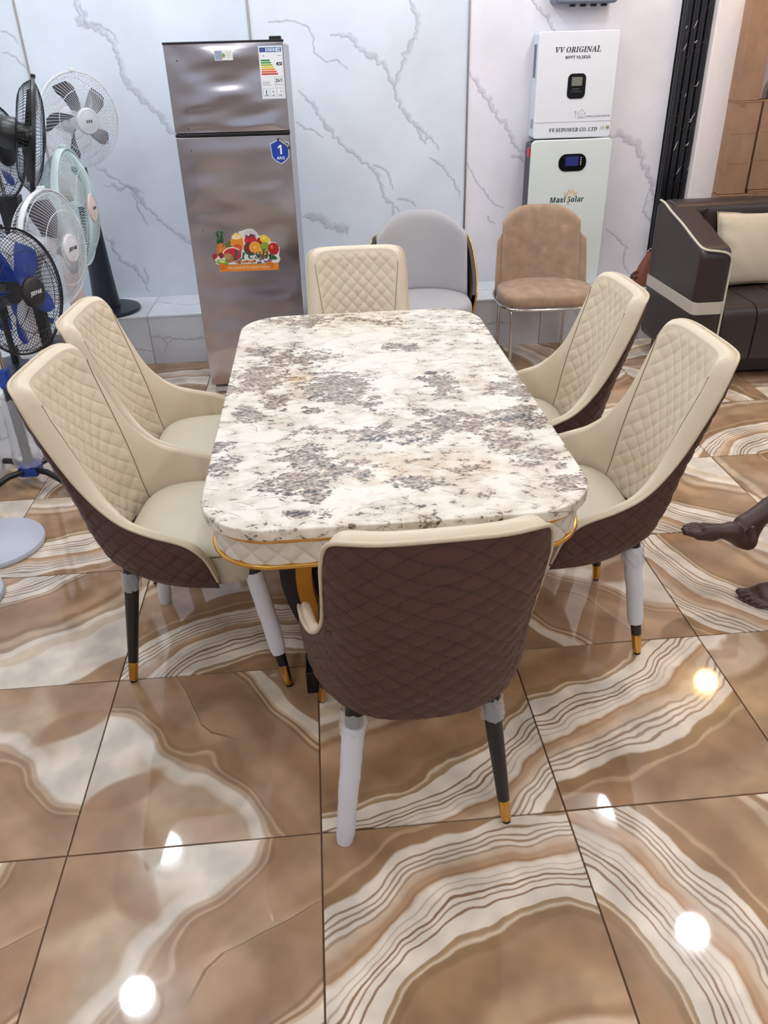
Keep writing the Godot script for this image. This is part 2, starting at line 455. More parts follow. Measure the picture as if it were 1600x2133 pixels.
# a marble slab x0..x1, y0..y1 of the wall with the veins that cross it
func marble_slab(x0: float, x1: float, y0: float, y1: float, base: Color, veins: String, sd: int, px := 420.0) -> Image:
	var w := int((x1 - x0) * px)
	var h := int((y1 - y0) * px)
	var img := Image.create(w, h, false, Image.FORMAT_RGB8)
	var n1 := noise_img(w, h, 0.004, sd, 4, FastNoiseLite.TYPE_SIMPLEX_SMOOTH, 1.0, 1.0, 60.0)
	var by := PackedByteArray()
	by.resize(w * h * 3)
	for k in w * h:
		var g := 1.0 + (n1[k] - 128) * 0.00035
		by[k * 3] = mini(255, int(base.r8 * g)); by[k * 3 + 1] = mini(255, int(base.g8 * g)); by[k * 3 + 2] = mini(255, int(base.b8 * g))
	img.set_data(w, h, false, Image.FORMAT_RGB8, by)
	var rng := RandomNumberGenerator.new()
	rng.seed = sd
	var f := FastNoiseLite.new()
	f.seed = sd; f.frequency = 0.05; f.fractal_octaves = 4
	var pale := Color(base.r * 0.82, base.g * 0.81, base.b * 0.83)
	var dark := Color(base.r * 0.66, base.g * 0.66, base.b * 0.69)
	for vs in veins.split(";", false):
		var wp := vs.split(":")
		var wid := float(wp[0]) * px
		var pts := []
		for q in wp[1].split(" "):
			var xy := q.split(",")
			pts.append(Vector2((float(xy[0]) - x0) * px, (y1 - float(xy[1])) * px))
		var hit := false
		for p in pts:
			if p.x > -60 and p.x < w + 60: hit = true
		if not hit: continue
		var total := 0.0
		for i in pts.size() - 1: total += pts[i].distance_to(pts[i + 1])
		var run := 0.0
		for i in pts.size() - 1:
			var a: Vector2 = pts[i]
			var b: Vector2 = pts[i + 1]
			var len := a.distance_to(b)
			var nrm := (b - a).orthogonal().normalized()
			var steps := int(len / 1.2) + 1
			for k in steps:
				var t := float(k) / steps
				var u := run + len * t
				var taper := smoothstep(0.0, 0.12, u / total) * smoothstep(1.0, 0.85, u / total)
				var jit := f.get_noise_1d(u * 1.3 + i) * wid * 0.9
				var p := a.lerp(b, t) + nrm * jit
				var ww := wid * (0.35 + 0.65 * absf(f.get_noise_1d(u * 0.9 + 300.0)) * 2.0) * taper
				# pale body beside the fine dark edge
				if k % 2 == 0: stamp(img, p.x + nrm.x * ww * 0.5, p.y + nrm.y * ww * 0.5, maxf(2.0, ww * 0.95), pale, 0.22)
				stamp(img, p.x, p.y, 1.2 + wid * 0.05, dark, 0.50 * (0.4 + 0.6 * taper) * (0.5 + absf(f.get_noise_1d(u * 2.0 + 77.0))))
				if f.get_noise_1d(u * 1.1 + 900.0) > 0.12: stamp(img, p.x + nrm.x * ww, p.y + nrm.y * ww, 1.2, dark, 0.28)
			run += len
	return img

func table_stone() -> StandardMaterial3D:
	var w := 704
	var h := 1240
	# low resolution masks of the blotches, laid out as on the photographed slab (u across 0..10, v from far 0 to near 10)
	var mw := 88
	var mh := 155
	var masks := {}
	for kind in ["T", "K", "O", "W"]:
		masks[kind] = Image.create(mw, mh, false, Image.FORMAT_RGBF)
	for s in TABLE_BLOTCHES.split(";", false):
		var p := s.substr(1).split(" ")
		var c := Vector2(float(p[0]) / 10 * mw, float(p[1]) / 10 * mh)
		var r := Vector2(float(p[2]) / 0.895 * mw, float(p[3]) / 1.585 * mh) * 1.5
		var an := deg_to_rad(float(p[4]))
		var im: Image = masks[s[0]]
		var reach := maxf(r.x, r.y) + 2
		for y in range(maxi(0, int(c.y - reach)), mini(mh, int(c.y + reach) + 1)):
			for x in range(maxi(0, int(c.x - reach)), mini(mw, int(c.x + reach) + 1)):
				var d := (Vector2(x + 0.5, y + 0.5) - c).rotated(-an) / r
				var q := float(p[5]) * maxf(0.0, 1.0 - d.length_squared())
				if q > im.get_pixel(x, y).r: im.set_pixel(x, y, Color(q, q, q))
	var md := {}
	for kind in masks:
		masks[kind].resize(w, h, Image.INTERPOLATE_CUBIC)
		masks[kind].convert(Image.FORMAT_L8)
		md[kind] = masks[kind].get_data()
	var mt: PackedByteArray = md["T"]
	var mk: PackedByteArray = md["K"]
	var mo: PackedByteArray = md["O"]
	var mz: PackedByteArray = md["W"]
	var big := noise_img(w, h, 0.010, 11, 4, FastNoiseLite.TYPE_SIMPLEX_SMOOTH, 1.0, 1.0, 30.0)
	var mid := noise_img(w, h, 0.034, 12, 5, FastNoiseLite.TYPE_SIMPLEX_SMOOTH, 1.5, 1.0, 26.0)
	var fine := noise_img(w, h, 0.11, 13, 4, FastNoiseLite.TYPE_SIMPLEX, 1.6, 1.0, 12.0)
	var hat := noise_img(w, h, 0.05, 14, 3, FastNoiseLite.TYPE_SIMPLEX, 1.0, 1.0, 30.0)
	var by := PackedByteArray()
	by.resize(w * h * 3)
	var white := rgb(236, 229, 216)
	var ivory := rgb(204, 191, 172)
	var taupe := rgb(146, 128, 114)
	var umber := rgb(74, 60, 54)
	var ink := rgb(60, 60, 64)
	var amber := rgb(224, 182, 130)
	for k in w * h:
		var nb := (big[k] - 128) / 128.0
		var nm := (mid[k] - 128) / 128.0
		var nf := (fine[k] - 128) / 128.0
		var nh := absf((hat[k] - 128) / 128.0)
		var calm := mz[k] / 255.0
		var c := white.lerp(ivory, clampf(0.48 + nb * 0.8 + nm * 0.6 - calm * 0.8, 0.0, 1.0))
		c = c.lerp(amber, clampf(mo[k] / 255.0 * (1.1 + nm * 1.4), 0.0, 0.85))
		if nh < 0.030 and nb + nm * 0.6 > -0.2: c = c.lerp(taupe, (1.0 - nh / 0.030) * 0.55)   # fine winding hatch
		var m0 := mt[k] / 255.0
		var ft := m0 * 1.25 + nm * 0.85 + nf * 0.34 + nb * 0.25 - calm * 0.55
		var wt := smoothstep(0.40, 0.68, ft)
		if wt > 0: c = c.lerp(taupe.lerp(ivory, clampf(0.25 - nf * 0.5, 0.0, 0.5)), wt * 0.9)
		var dk := smoothstep(0.14, 0.42, nf + nm * 0.35) * smoothstep(0.36, 0.64, ft)
		c = c.lerp(umber, dk * 0.95)
		var scatter := smoothstep(0.50, 0.66, nm * 0.75 + nf * 0.5 + nb * 0.35 + m0 * 0.25 - calm * 0.4)
		c = c.lerp(rgb(104, 88, 78), scatter * 0.8)
		var fk := mk[k] / 255.0 * 1.0 + nf * 0.5 + nm * 0.6
		var wk := smoothstep(0.62, 0.78, fk)
		if wk > 0: c = c.lerp(ink, wk * 0.9)
		by[k * 3] = c.r8; by[k * 3 + 1] = c.g8; by[k * 3 + 2] = c.b8
	# thin dark fractures
	var img := Image.create_from_data(w, h, false, Image.FORMAT_RGB8, by)
	var rng := RandomNumberGenerator.new()
	rng.seed = 5
	for i in 380:
		var p := Vector2(rng.randf() * w, rng.randf() * h)
		var dir := Vector2.from_angle(rng.randf_range(-0.5, 0.9))
		for s in int(rng.randf_range(8, 46)):
			p += dir * 1.2
			dir = dir.rotated(rng.randf_range(-0.22, 0.22))
			stamp(img, p.x, p.y, 1.3, umber, 0.35)
	return textured(img, 0.12, 0.0, 0.5)

# ---------------------------------------------------------------- start
func _ready() -> void:
	# camera
	var cam := Camera3D.new()
	cam.name = "camera"
	add_child(cam)
	cam.fov = rad_to_deg(2.0 * atan(1066.5 / 1618.6))
	cam.keep_aspect = Camera3D.KEEP_HEIGHT
	cam.near = 0.05
	cam.transform = Transform3D(Basis(Vector3(0.99594, -0.02462, 0.08659), Vector3(0.06512, 0.86120, -0.50408), Vector3(-0.06217, 0.50767, 0.85931)).orthonormalized(), Vector3(0.6841, 1.6121, 1.2316))
	cam.current = true
	# sky (enters through the shop front behind the camera) and exposure
	var we := WorldEnvironment.new()
	we.name = "environment"
	var env := Environment.new()
	var sky := Sky.new()
	var sm := ProceduralSkyMaterial.new()
	sm.sky_top_color = Color(0.55, 0.70, 0.95)
	sm.sky_horizon_color = Color(0.86, 0.92, 1.0)
	sm.ground_horizon_color = Color(0.93, 0.90, 0.88)
	sm.ground_bottom_color = Color(0.60, 0.55, 0.50)
	sky.sky_material = sm
	env.background_mode = Environment.BG_SKY
	env.sky = sky
	env.background_energy_multiplier = 1.5
	env.tonemap_mode = Environment.TONE_MAPPER_LINEAR
	env.tonemap_exposure = 0.58
	env.sdfgi_enabled = true
	env.ssao_enabled = true
	env.ssil_enabled = true
	we.environment = env
	add_child(we)
	ceiling_lamps()
	materials()
	room()
	floor_tiles()
	table()
	dining_chairs()
	fridge()
	wall_units()
	grey_chair()
	tan_chair()
	sofa()
	cartons()
	fans()
	person()
	clutter()

func ceiling_lamps() -> void:
	var glow := StandardMaterial3D.new()
	glow.albedo_color = Color(0.9, 0.9, 0.9)
	glow.emission_enabled = true
	glow.emission = Color(0.97, 0.985, 1.0)
	glow.emission_energy_multiplier = 6.0
	var warm := glow.duplicate()
	warm.emission = Color(1.0, 0.78, 0.42)
	var rim := mat(Color(0.92, 0.92, 0.92), 0.4)
	# x, z, warm; the reflections of several of them lie on the floor tiles
	var spots := [[2.615, -1.296, 0], [-0.59, -1.25, 0], [-0.57, -2.19, 0], [3.614, -3.306, 1], [2.45, -2.22, 0], [1.0, -0.25, 0], [-0.6, 0.75, 0], [2.6, 0.75, 0], [1.0, 1.75, 0], [1.0, -2.2, 0], [-0.55, -3.15, 0], [1.0, -3.15, 0], [2.42, -3.15, 0], [-0.6, 2.9, 0], [2.6, 2.9, 0]]
	var where := ["over the grey fan bases", "by the right wall side", "over the table"]
	for s in spots:
		var wm: bool = s[2] == 1
		var t := thing("ceiling_lamp", ("warm" if wm else "white") + " round ceiling lamp, out of view overhead", "lamp", Vector3(s[0], CEIL, s[1]), 0.0, "round ceiling lamps")
		var d := MB.new()
		d.lathe([Vector2(0.0, -0.022), Vector2(0.085, -0.022), Vector2(0.095, -0.014), Vector2(0.095, -0.010), Vector2(0.0, -0.010)], 32)
		part("diffuser", d, warm if wm else glow, t)
		var r := MB.new()
		r.lathe([Vector2(0.095, -0.012), Vector2(0.108, -0.016), Vector2(0.112, -0.004), Vector2(0.11, 0.0)], 32)
		part("lamp_rim", r, rim, t)
		var l := OmniLight3D.new()
		l.name = "lamp_light"
		l.light_color = Color(1.0, 0.80, 0.52) if wm else Color(0.97, 0.985, 1.0)
		l.light_energy = 0.72
		l.light_size = 0.09
		l.omni_range = 14.0
		l.omni_attenuation = 2.0
		l.shadow_enabled = true
		t.add_child(l)
		l.position = Vector3(0, -0.13, 0)
	# long ceiling panels behind the camera, over the rest of the shop
	for p in [[-0.4, 3.6], [2.6, 3.6], [4.6, 1.2], [4.6, -1.4]]:
		var t := thing("ceiling_panel", "long white ceiling light panel over the shop behind the viewer", "lamp", Vector3(p[0], CEIL, p[1]), 0.0, "long ceiling panels")
		part("diffuser", box(Vector3(1.2, 0.012, 0.6), 0.002, Vector3(0, -0.014, 0)), glow, t)
		part("lamp_frame", box(Vector3(1.24, 0.012, 0.64), 0.002, Vector3(0, -0.005, 0)), rim, t)
		var l := AreaLight3D.new()
		l.name = "panel_light"
		l.light_color = Color(0.96, 0.98, 1.0)
		l.area_size = Vector2(1.2, 0.6)
		l.light_energy = 1.0
		l.area_range = 14.0
		l.area_attenuation = 2.0
		l.shadow_enabled = true
		t.add_child(l)
		l.position = Vector3(0, -0.03, 0)
		l.rotation.x = -PI / 2

func materials() -> void:
	var leather := noise_tex(0.09, 3, 3.0)
	M.cream = with_normal(mat(rgb(220, 204, 180), 0.42), leather, 0.12, Vector3.ONE * 9)
	M.seatcream = with_normal(mat(rgb(206, 197, 176), 0.42), leather, 0.12, Vector3.ONE * 9)
	M.apron = with_normal(mat(rgb(214, 204, 190), 0.40), leather, 0.12, Vector3.ONE * 9)
	M.piping = mat(rgb(206, 190, 164), 0.5)
	M.darkpipe = mat(rgb(112, 88, 74), 0.5)
	M.gold = mat(rgb(212, 165, 84), 0.22, 1.0)
	M.goldsatin = mat(rgb(198, 146, 62), 0.30, 1.0)
	M.black = mat(rgb(24, 22, 22), 0.35)
	M.blackgloss = mat(rgb(16, 18, 22), 0.15)
	M.foam = with_normal(mat(rgb(226, 224, 230), 0.75), noise_tex(0.22, 8, 6.0), 0.4, Vector3.ONE * 14)
	M.foot = mat(rgb(14, 14, 14), 0.6)
	M.film = mat(Color(0.95, 0.96, 0.98, 0.30), 0.12)
	M.film.transparency = BaseMaterial3D.TRANSPARENCY_ALPHA
	M.chrome = mat(rgb(200, 196, 190), 0.12, 1.0)
	M.white = mat(rgb(232, 232, 236), 0.35)
	M.wallpaint = mat(rgb(226, 226, 228), 0.8)
	M.ceil = mat(rgb(236, 236, 236), 0.9)
	M.grout = mat(rgb(104, 82, 66), 0.9)
	M.steelstrip = mat(rgb(196, 192, 190), 0.25, 1.0)

func room() -> void:
	var x0 := -2.1
	var x1 := 6.0
	var z1 := 6.2
	var zb := WALL_Z
	struct("floor", box(Vector3(x1 - x0 + 0.4, 0.2, z1 - zb + 0.4), 0.002, Vector3((x0 + x1) / 2, -0.1045, (zb + z1) / 2)), M.grout, "beige onyx-pattern polished tile floor with dark joints", "floor")
	struct("ceiling", box(Vector3(x1 - x0 + 0.4, 0.2, z1 - zb + 0.4), 0.002, Vector3((x0 + x1) / 2, CEIL + 0.1, (zb + z1) / 2)), M.ceil, "white ceiling with round lamps", "ceiling")
	var wb := struct("wall_back", box(Vector3(x1 - x0 + 0.4, CEIL, 0.2), 0.002, Vector3((x0 + x1) / 2, CEIL / 2, zb - 0.12)), M.wallpaint, "back wall clad in white grey-veined marble slabs", "wall")
	struct("wall_left", box(Vector3(0.2, CEIL, z1 - zb), 0.002, Vector3(x0 - 0.1, CEIL / 2, (zb + z1) / 2)), M.wallpaint, "left wall", "wall")
	struct("wall_right", box(Vector3(0.2, CEIL, z1 - zb), 0.002, Vector3(x1 + 0.1, CEIL / 2, (zb + z1) / 2)), M.wallpaint, "right wall", "wall")
	# shop front behind the camera: a wide opening in a wall
	var wf := struct("wall_front", box(Vector3(0.3, CEIL, 0.2), 0.002, Vector3(x0 + 0.15, CEIL / 2, z1 + 0.1)), M.wallpaint, "front wall with the wide shop opening", "wall")
	part("pier", box(Vector3(5.6, CEIL, 0.2), 0.002, Vector3(x1 - 2.8, CEIL / 2, z1 + 0.1)), M.wallpaint, wf)
	part("lintel", box(Vector3(x1 - x0, 0.5, 0.2), 0.002, Vector3((x0 + x1) / 2, CEIL - 0.25, z1 + 0.1)), M.wallpaint, wf)
	# marble slabs of the back wall, with bright metal strips between them
	var seams := [-2.1, -0.857, 0.383, 1.617, 2.85]
	for i in 4:
		var a: float = seams[i] + 0.004
		var b: float = seams[i + 1] - 0.004
		var base: Color = [rgb(222, 230, 242), rgb(223, 231, 243), rgb(227, 232, 243), rgb(238, 234, 240)][i]
		var img := marble_slab(a, b, 0.0, 2.9, base, WALL_VEINS if i > 0 else WALL_VEINS, 30 + i, 300.0)
		var m := textured(img, 0.16, 0.0, 0.5)
		var mb := MB.new()
		mb.rbox(Vector3(b - a, CEIL, 0.02), 0.0015, Transform3D(Basis(), Vector3((a + b) / 2, CEIL / 2, zb - 0.01)), 1)
		# uv: the slab picture covers 0 .. 2.9 m
		for k in mb.v.size(): mb.uv[k] = Vector2((mb.v[k].x - a) / (b - a), (2.9 - mb.v[k].y) / 2.9)
		part("marble_slab", mb, m, wb)
	for i in [1, 2, 3]:
		var st := struct("trim", box(Vector3(0.012, CEIL - STEP_H, 0.012), 0.003, Vector3(seams[i], (CEIL + STEP_H) / 2, zb + 0.004)), M.steelstrip, ["", "metal strip in the wall seam behind the fans", "metal strip in the wall seam behind the refrigerator", "metal strip in the wall seam behind the grey armchair"][i], "trim")
		st.name = "trim_%d" % i
	var rest := part("plain_panel", box(Vector3(x1 - 3.19, CEIL, 0.02), 0.002, Vector3((x1 + 3.19) / 2, CEIL / 2, zb - 0.01)), mat(rgb(222, 214, 212), 0.6), wb)
	# black fluted marble-look panel and the wrapped white pillar beside it
	var bimg := Image.create(256, 1024, false, Image.FORMAT_RGB8)
	bimg.fill(rgb(26, 25, 30))
	var rng := RandomNumberGenerator.new()
	rng.seed = 9
	for k in 95:
		var p := Vector2(rng.randf() * 256, rng.randf() * 1024)
		var len := rng.randf_range(12, 46)
		var fat := rng.randf() < 0.16
		for s in int(len):
			stamp(bimg, p.x + s * 0.55 * 1.6, p.y - s * 0.9, (2.2 * sin(PI * s / len) + 0.9) if fat else 1.1, rgb(226, 222, 222), 0.8 if fat else 0.3)
	var bm := textured(bimg, 0.25)
	var fl := MB.new()
	var row0 := PackedVector3Array()
	var row1 := PackedVector3Array()
	var u0 := PackedVector2Array()
	var u1 := PackedVector2Array()
	for k in 97:
		var t := k / 96.0
		var x := lerpf(2.852, 3.02, t)
		var ph := fposmod(t * 4.0, 1.0)
		var z := zb + 0.035 + 0.016 * (1.0 if ph > 0.1 and ph < 0.9 else 0.0) + 0.004 * sin(PI * ph)
		row0.append(Vector3(x, 0, z)); row1.append(Vector3(x, CEIL, z))
		u0.append(Vector2(t, 2.2)); u1.append(Vector2(t, 0))
	fl.grid([row0, row1], [u0, u1])
	var pl := struct("trim_4", fl, bm, "black fluted panel with white marble streaks beside the white pillar", "panel")
	part("backing", box(Vector3(0.168, CEIL, 0.05), 0.002, Vector3(2.936, CEIL / 2, zb + 0.008)), M.black, pl)
	var wp := MB.new()
	wp.rbox(Vector3(0.165, CEIL, 0.10), 0.012, Transform3D(Basis(), Vector3(3.103, CEIL / 2, zb + 0.05)), 3)
	struct("trim_5", wp, with_normal(mat(rgb(240, 230, 228), 0.5), noise_tex(0.02, 21, 3.0), 0.35, Vector3(3, 6, 3)), "white pillar in wrinkled wrapping beside the black fluted panel", "pillar")
	# raised display step along the back wall and the left wall
	var sb := rgb(236, 242, 247)
	var st := struct("wall_step", box(Vector3(x1 - x0, STEP_H - 0.012, zb * -1 + STEP_Z - 0.012), 0.002, Vector3((x0 + x1) / 2, (STEP_H - 0.012) / 2, (zb + STEP_Z - 0.012) / 2)), M.wallpaint, "low marble-tiled display step along the back wall", "step")
	part("step_core", box(Vector3(1.28, STEP_H - 0.012, 3.6), 0.002, Vector3(-1.46, (STEP_H - 0.012) / 2, STEP_Z + 1.8)), M.wallpaint, st)
	var tv := ["0.02:-0.05,0.12 0.02,0.06 0.10,0.03;0.03:0.14,0.16 0.24,0.09 0.34,0.05 0.45,0.12;0.02:0.42,0.02 0.52,0.14", "0.02:0.1,0.2 0.3,0.1 0.5,0.16", "0.02:0.0,0.3 0.2,0.2 0.4,0.22 0.6,0.1"]
	var fv := ["0.016:-0.05,0.17 0.06,0.165 0.12,0.155 0.25,0.14 0.40,0.15;0.008:0.06,0.16 0.09,0.12 0.06,0.07;0.006:0.12,0.15 0.10,0.13", "0.02:0.1,0.28 0.22,0.2 0.25,0.1;0.01:0.3,0.2 0.5,0.12", "0.012:0.0,0.1 0.2,0.16 0.6,0.08"]
	var tops := []
	var faces := []
	for k in 3:
		tops.append(textured(marble_slab(0.0, 0.6, 0.0, 0.43, sb, tv[k], 50 + k, 420.0), 0.15))
		faces.append(textured(marble_slab(0.0, 0.6, 0.0, 0.29, rgb(216, 219, 226), fv[k], 60 + k, 420.0), 0.15))
	var n := 0
	var x := -0.36 - 0.6 * 2
	while x < x1:
		var w := minf(0.597, x1 - x)
		var tm := box(Vector3(w, 0.012, 0.438), 0.001, Vector3(x + w / 2, STEP_H - 0.006, STEP_Z - 0.214), 1)
		for k in tm.v.size(): tm.uv[k] = Vector2((tm.v[k].x - x) / 0.6, (tm.v[k].z - zb) / 0.43)
		part("step_tile", tm, tops[n % 3], st)
		if x > -1.0:
			var fx := maxf(x, -0.82)
			var fm := box(Vector3(x + w - fx, STEP_H - 0.014, 0.012), 0.001, Vector3((x + w + fx) / 2, (STEP_H - 0.014) / 2, STEP_Z - 0.006), 1)
			for k in fm.v.size(): fm.uv[k] = Vector2((fm.v[k].x - x) / 0.6, 1.0 - fm.v[k].y / 0.29)
			part("riser_tile", fm, faces[(n + 1) % 3], st)
		x += 0.6
		n += 1
	for k in 6:
		var z := STEP_Z + 0.6 * k
		var tm := box(Vector3(1.28, 0.012, 0.597), 0.001, Vector3(-1.46, STEP_H - 0.006, z + 0.3), 1)
		for q in tm.v.size(): tm.uv[q] = Vector2((tm.v[q].z - z) / 0.6, (tm.v[q].x + 2.1) / 1.3)
		part("step_tile", tm, tops[(k + 1) % 3], st)
		var fm := box(Vector3(0.012, STEP_H - 0.014, 0.597), 0.001, Vector3(-0.814, (STEP_H - 0.014) / 2, z + 0.3), 1)
		for q in fm.v.size(): fm.uv[q] = Vector2((fm.v[q].z - z) / 0.6, 1.0 - fm.v[q].y / 0.29)
		part("riser_tile", fm, faces[k % 3], st)

func floor_tiles() -> void:
	var l1 := lut_strata()
	var l2 := lut_swirl()
	var own := {  # column,row: ring centre and the radius of the white band's inner edge, as the print lies on each tile
		"1,-1": [0.9, 1.35, 0.96, 1.0], "2,0": [-0.3, -1.2, 1.60, 0.86], "1,0": [-0.2, -0.65, 1.58, 1.0], "2,-1": [-0.8, 0.95, 1.01, 1.0], "3,1": [1.05, 0.05, 0.87, 1.0], "0,1": [0.8, 1.5, 0.66, 1.0], "-1,1": [-0.05, -0.55, 0.83, -1.0],
	}
	var pool := []
	var special := {}
	var sd := 100
	for k in own:
		var o: Array = own[k]
		special[k] = [tile_strata(l1, o[0], o[1], o[2], o[3], sd), 0]
		pool.append(special[k][0])
		sd += 10
	var a0 := tile_swirl(l2, 300)
	var a1 := tile_swirl(l2, 400)
	for k in {"0,0": 0, "0,-1": 1, "-1,-1": 1, "-1,0": 2}:
		special[k] = [a0, {"0,0": 0, "0,-1": 1, "-1,-1": 1, "-1,0": 2}[k]]
	special["2,1"] = [a1, 2]
	special["3,0"] = [tile_strata(l1, -0.35, -0.35, 1.52, 0.5, 500), 0]
	special["3,2"] = [special["3,1"][0], 0]
	special["3,3"] = [special["1,0"][0], 0]
	special["3,-1"] = [a1, 3]
	var rng := RandomNumberGenerator.new()
	rng.seed = 77
	var mesh := box(Vector3(TILE - 0.0042, 0.012, TILE - 0.0042), 0.0009, Vector3(0, -0.006, 0), 1)
	for k in mesh.v.size(): mesh.uv[k] = Vector2(mesh.v[k].x / TILE + 0.5, mesh.v[k].z / TILE + 0.5)
	var shared := mesh.commit()
	var fl := get_node("floor")
	for j in range(-6, 6):
		for i in range(-2, 8):
			var key := "%d,%d" % [i, j]
			var pick: Array = special.get(key, [pool[rng.randi() % pool.size()], rng.randi() % 4])
			var t := part("floor_tile", shared, pick[0], fl, Vector3((i + 0.5) * TILE, rng.randf_range(-0.0004, 0.0), -(j + 0.5) * TILE))
			t.rotation.y = -PI / 2 * pick[1]

# ---------------------------------------------------------------- table
func table() -> void:
	var c := Vector3(0.8275, 0, -0.9725)
	var t := thing("dining_table", "rectangular dining table with rounded corners, white and taupe marble top and gold-edged quilted apron", "table", c)
	var poly := rrect(0.895, 1.585, 0.165, 12)
	var top := MB.new()
	top.slab(poly, 0.722, 0.75, 0.004, Transform3D(), 3, Rect2(-0.4475, -0.7925, 0.895, 1.585))
	part("marble_top", top, table_stone(), t)
	for g in [[0.706, 0.722, 0.866, 1.556], [0.638, 0.650, 0.868, 1.558]]:
		var s := MB.new()
		s.slab(rrect(g[2], g[3], 0.152, 12), g[0], g[1], 0.004)
		part("gold_trim", s, M.gold, t)
	# quilted apron: a band round the table with a pillowed diamond pattern
	var ap := MB.new()
	var line := []
	var base := rrect(0.852, 1.542, 0.146, 40)
	var m := base.size()
	var dist := [0.0]
	for i in m: dist.append(dist[-1] + base[i].distance_to(base[(i + 1) % m]))
	var total: float = dist[-1]
	var nq := int(round(total / 0.058))
	var cols := nq * 14
	var rows := []
	var seg := 0
	var px := []
	var nx := []
	for k in cols + 1:
		var d := fmod(total * k / cols, total)
		seg = 0 if d < 0.0001 else seg
		while seg < m - 1 and dist[seg + 1] < d: seg += 1
		var a := base[seg]
		var b := base[(seg + 1) % m]
		px.append(a.lerp(b, (d - dist[seg]) / maxf(1e-6, dist[seg + 1] - dist[seg])))
		var tn := (b - a).normalized()
		nx.append(Vector2(tn.y, -tn.x))
	for r in 15:
		var row := PackedVector3Array()
		var v := r / 14.0
		for k in cols + 1:
			var u := float(k) / 14
			var p := absf(sin(PI * (u + v)))
			var q := absf(sin(PI * (u - v)))
			var out := 0.0055 * pow(p * q, 0.35) - 0.002
			var o: Vector2 = px[k] + nx[k] * out
			row.append(Vector3(o.x, 0.650 + 0.056 * v, o.y))
		rows.append(row)
	ap.grid(rows, [], false, true)
	part("quilted_apron", ap, M.apron, t)
	var fr := MB.new()
	fr.slab(rrect(0.83, 1.52, 0.14, 10), 0.65, 0.706)
	part("frame", fr, M.black, t)
	# pedestal: black base beam and two bow-shaped columns with gold bands
	part("base_plate", box(Vector3(0.52, 0.08, 0.98), 0.004, Vector3(0, 0.04, 0.005)), M.blackgloss, t)
	for zc: float in [0.33, -0.33]:
		for s: float in [-1.0, 1.0]:
			var bl := MB.new()
			var gb := MB.new()
			var r1 := []
			var r2 := []
			for k in 21:
				var v := k / 20.0
				var y := lerpf(0.08, 0.638, v)
				var bow := sin(PI * v)
				# bowed outwards in the middle
				var xo := s * (0.200 + 0.078 * bow)
				r1.append([Vector3(xo, y, 0), 0.035])
				r2.append([Vector3(s * (0.165 + 0.078 * bow), y, 0), 0.022])
			strip(bl, r1, zc, 0.09)
			strip(gb, r2, zc + 0.07 * signf(zc), 0.05)
			part("pedestal_leg", bl, M.blackgloss, t)
			part("gold_band", gb, M.goldsatin, t)

# a bent plank: centre line with half widths in x, given thickness in z
func strip(b: MB, line: Array, zc: float, depth: float) -> void:
	var rows := []
	for l in line:
		var p: Vector3 = l[0]
		var w: float = l[1]
		var row := PackedVector3Array()
		for c in [Vector2(-w, depth / 2), Vector2(w, depth / 2), Vector2(w, -depth / 2), Vector2(-w, -depth / 2)]:
			row.append(Vector3(p.x + c.x, p.y, zc + c.y))
		rows.append(row)
	for f in 4:
		var rr := []
		for r in rows: rr.append(PackedVector3Array([r[f], r[(f + 1) % 4]]))
		b.grid(rr)

# ---------------------------------------------------------------- the six quilted dining chairs
const CH_FB := [Vector2(0.34, 0.055), Vector2(0.358, 0.025), Vector2(0.385, -0.010), Vector2(0.42, -0.040), Vector2(0.50, -0.068), Vector2(0.59, -0.086), Vector2(0.67, -0.104), Vector2(0.74, -0.121), Vector2(0.85, -0.147), Vector2(0.96, -0.163)]
const CH_W := [Vector2(0.34, 0.202), Vector2(0.358, 0.220), Vector2(0.385, 0.234), Vector2(0.42, 0.247), Vector2(0.5, 0.257), Vector2(0.62, 0.257), Vector2(0.8, 0.259), Vector2(0.96, 0.264)]
const CH_RIM := [Vector2(0.37, 0.315), Vector2(0.40, 0.313), Vector2(0.45, 0.303), Vector2(0.49, 0.284), Vector2(0.513, 0.258), Vector2(0.530, 0.220), Vector2(0.547, 0.150), Vector2(0.570, 0.085), Vector2(0.602, 0.042), Vector2(0.648, 0.000), Vector2(0.71, -0.040), Vector2(0.79, -0.072), Vector2(0.865, -0.098), Vector2(0.895, -0.108), Vector2(0.914, -0.118), Vector2(0.924, -0.130), Vector2(0.929, -0.146), Vector2(0.932, -0.25)]
const CH_TIP := 0.314

func ch_plan(tau: float, h: float, inset := 0.0) -> Vector3:
	var th := PI / 2 * pow(sin(absf(tau) * PI / 2), 2.0)
	var w := curve_at(CH_W, h) - inset
	var fb := curve_at(CH_FB, h) + inset
	var e := lerpf(0.76, 0.5, smoothstep(0.50, 0.90, h))
	var x := w * pow(maxf(0.0, sin(th)), e) * signf(tau)
	var f := fb + (CH_TIP - fb) * (1.0 - pow(maxf(0.0, cos(th)), e))
	return Vector3(x, h, f)

func ch_rim(tau: float) -> float:
	var h := 0.9315
	while h > 0.386 and ch_plan(tau, h).z > curve_at(CH_RIM, h): h -= 0.0015
	return h

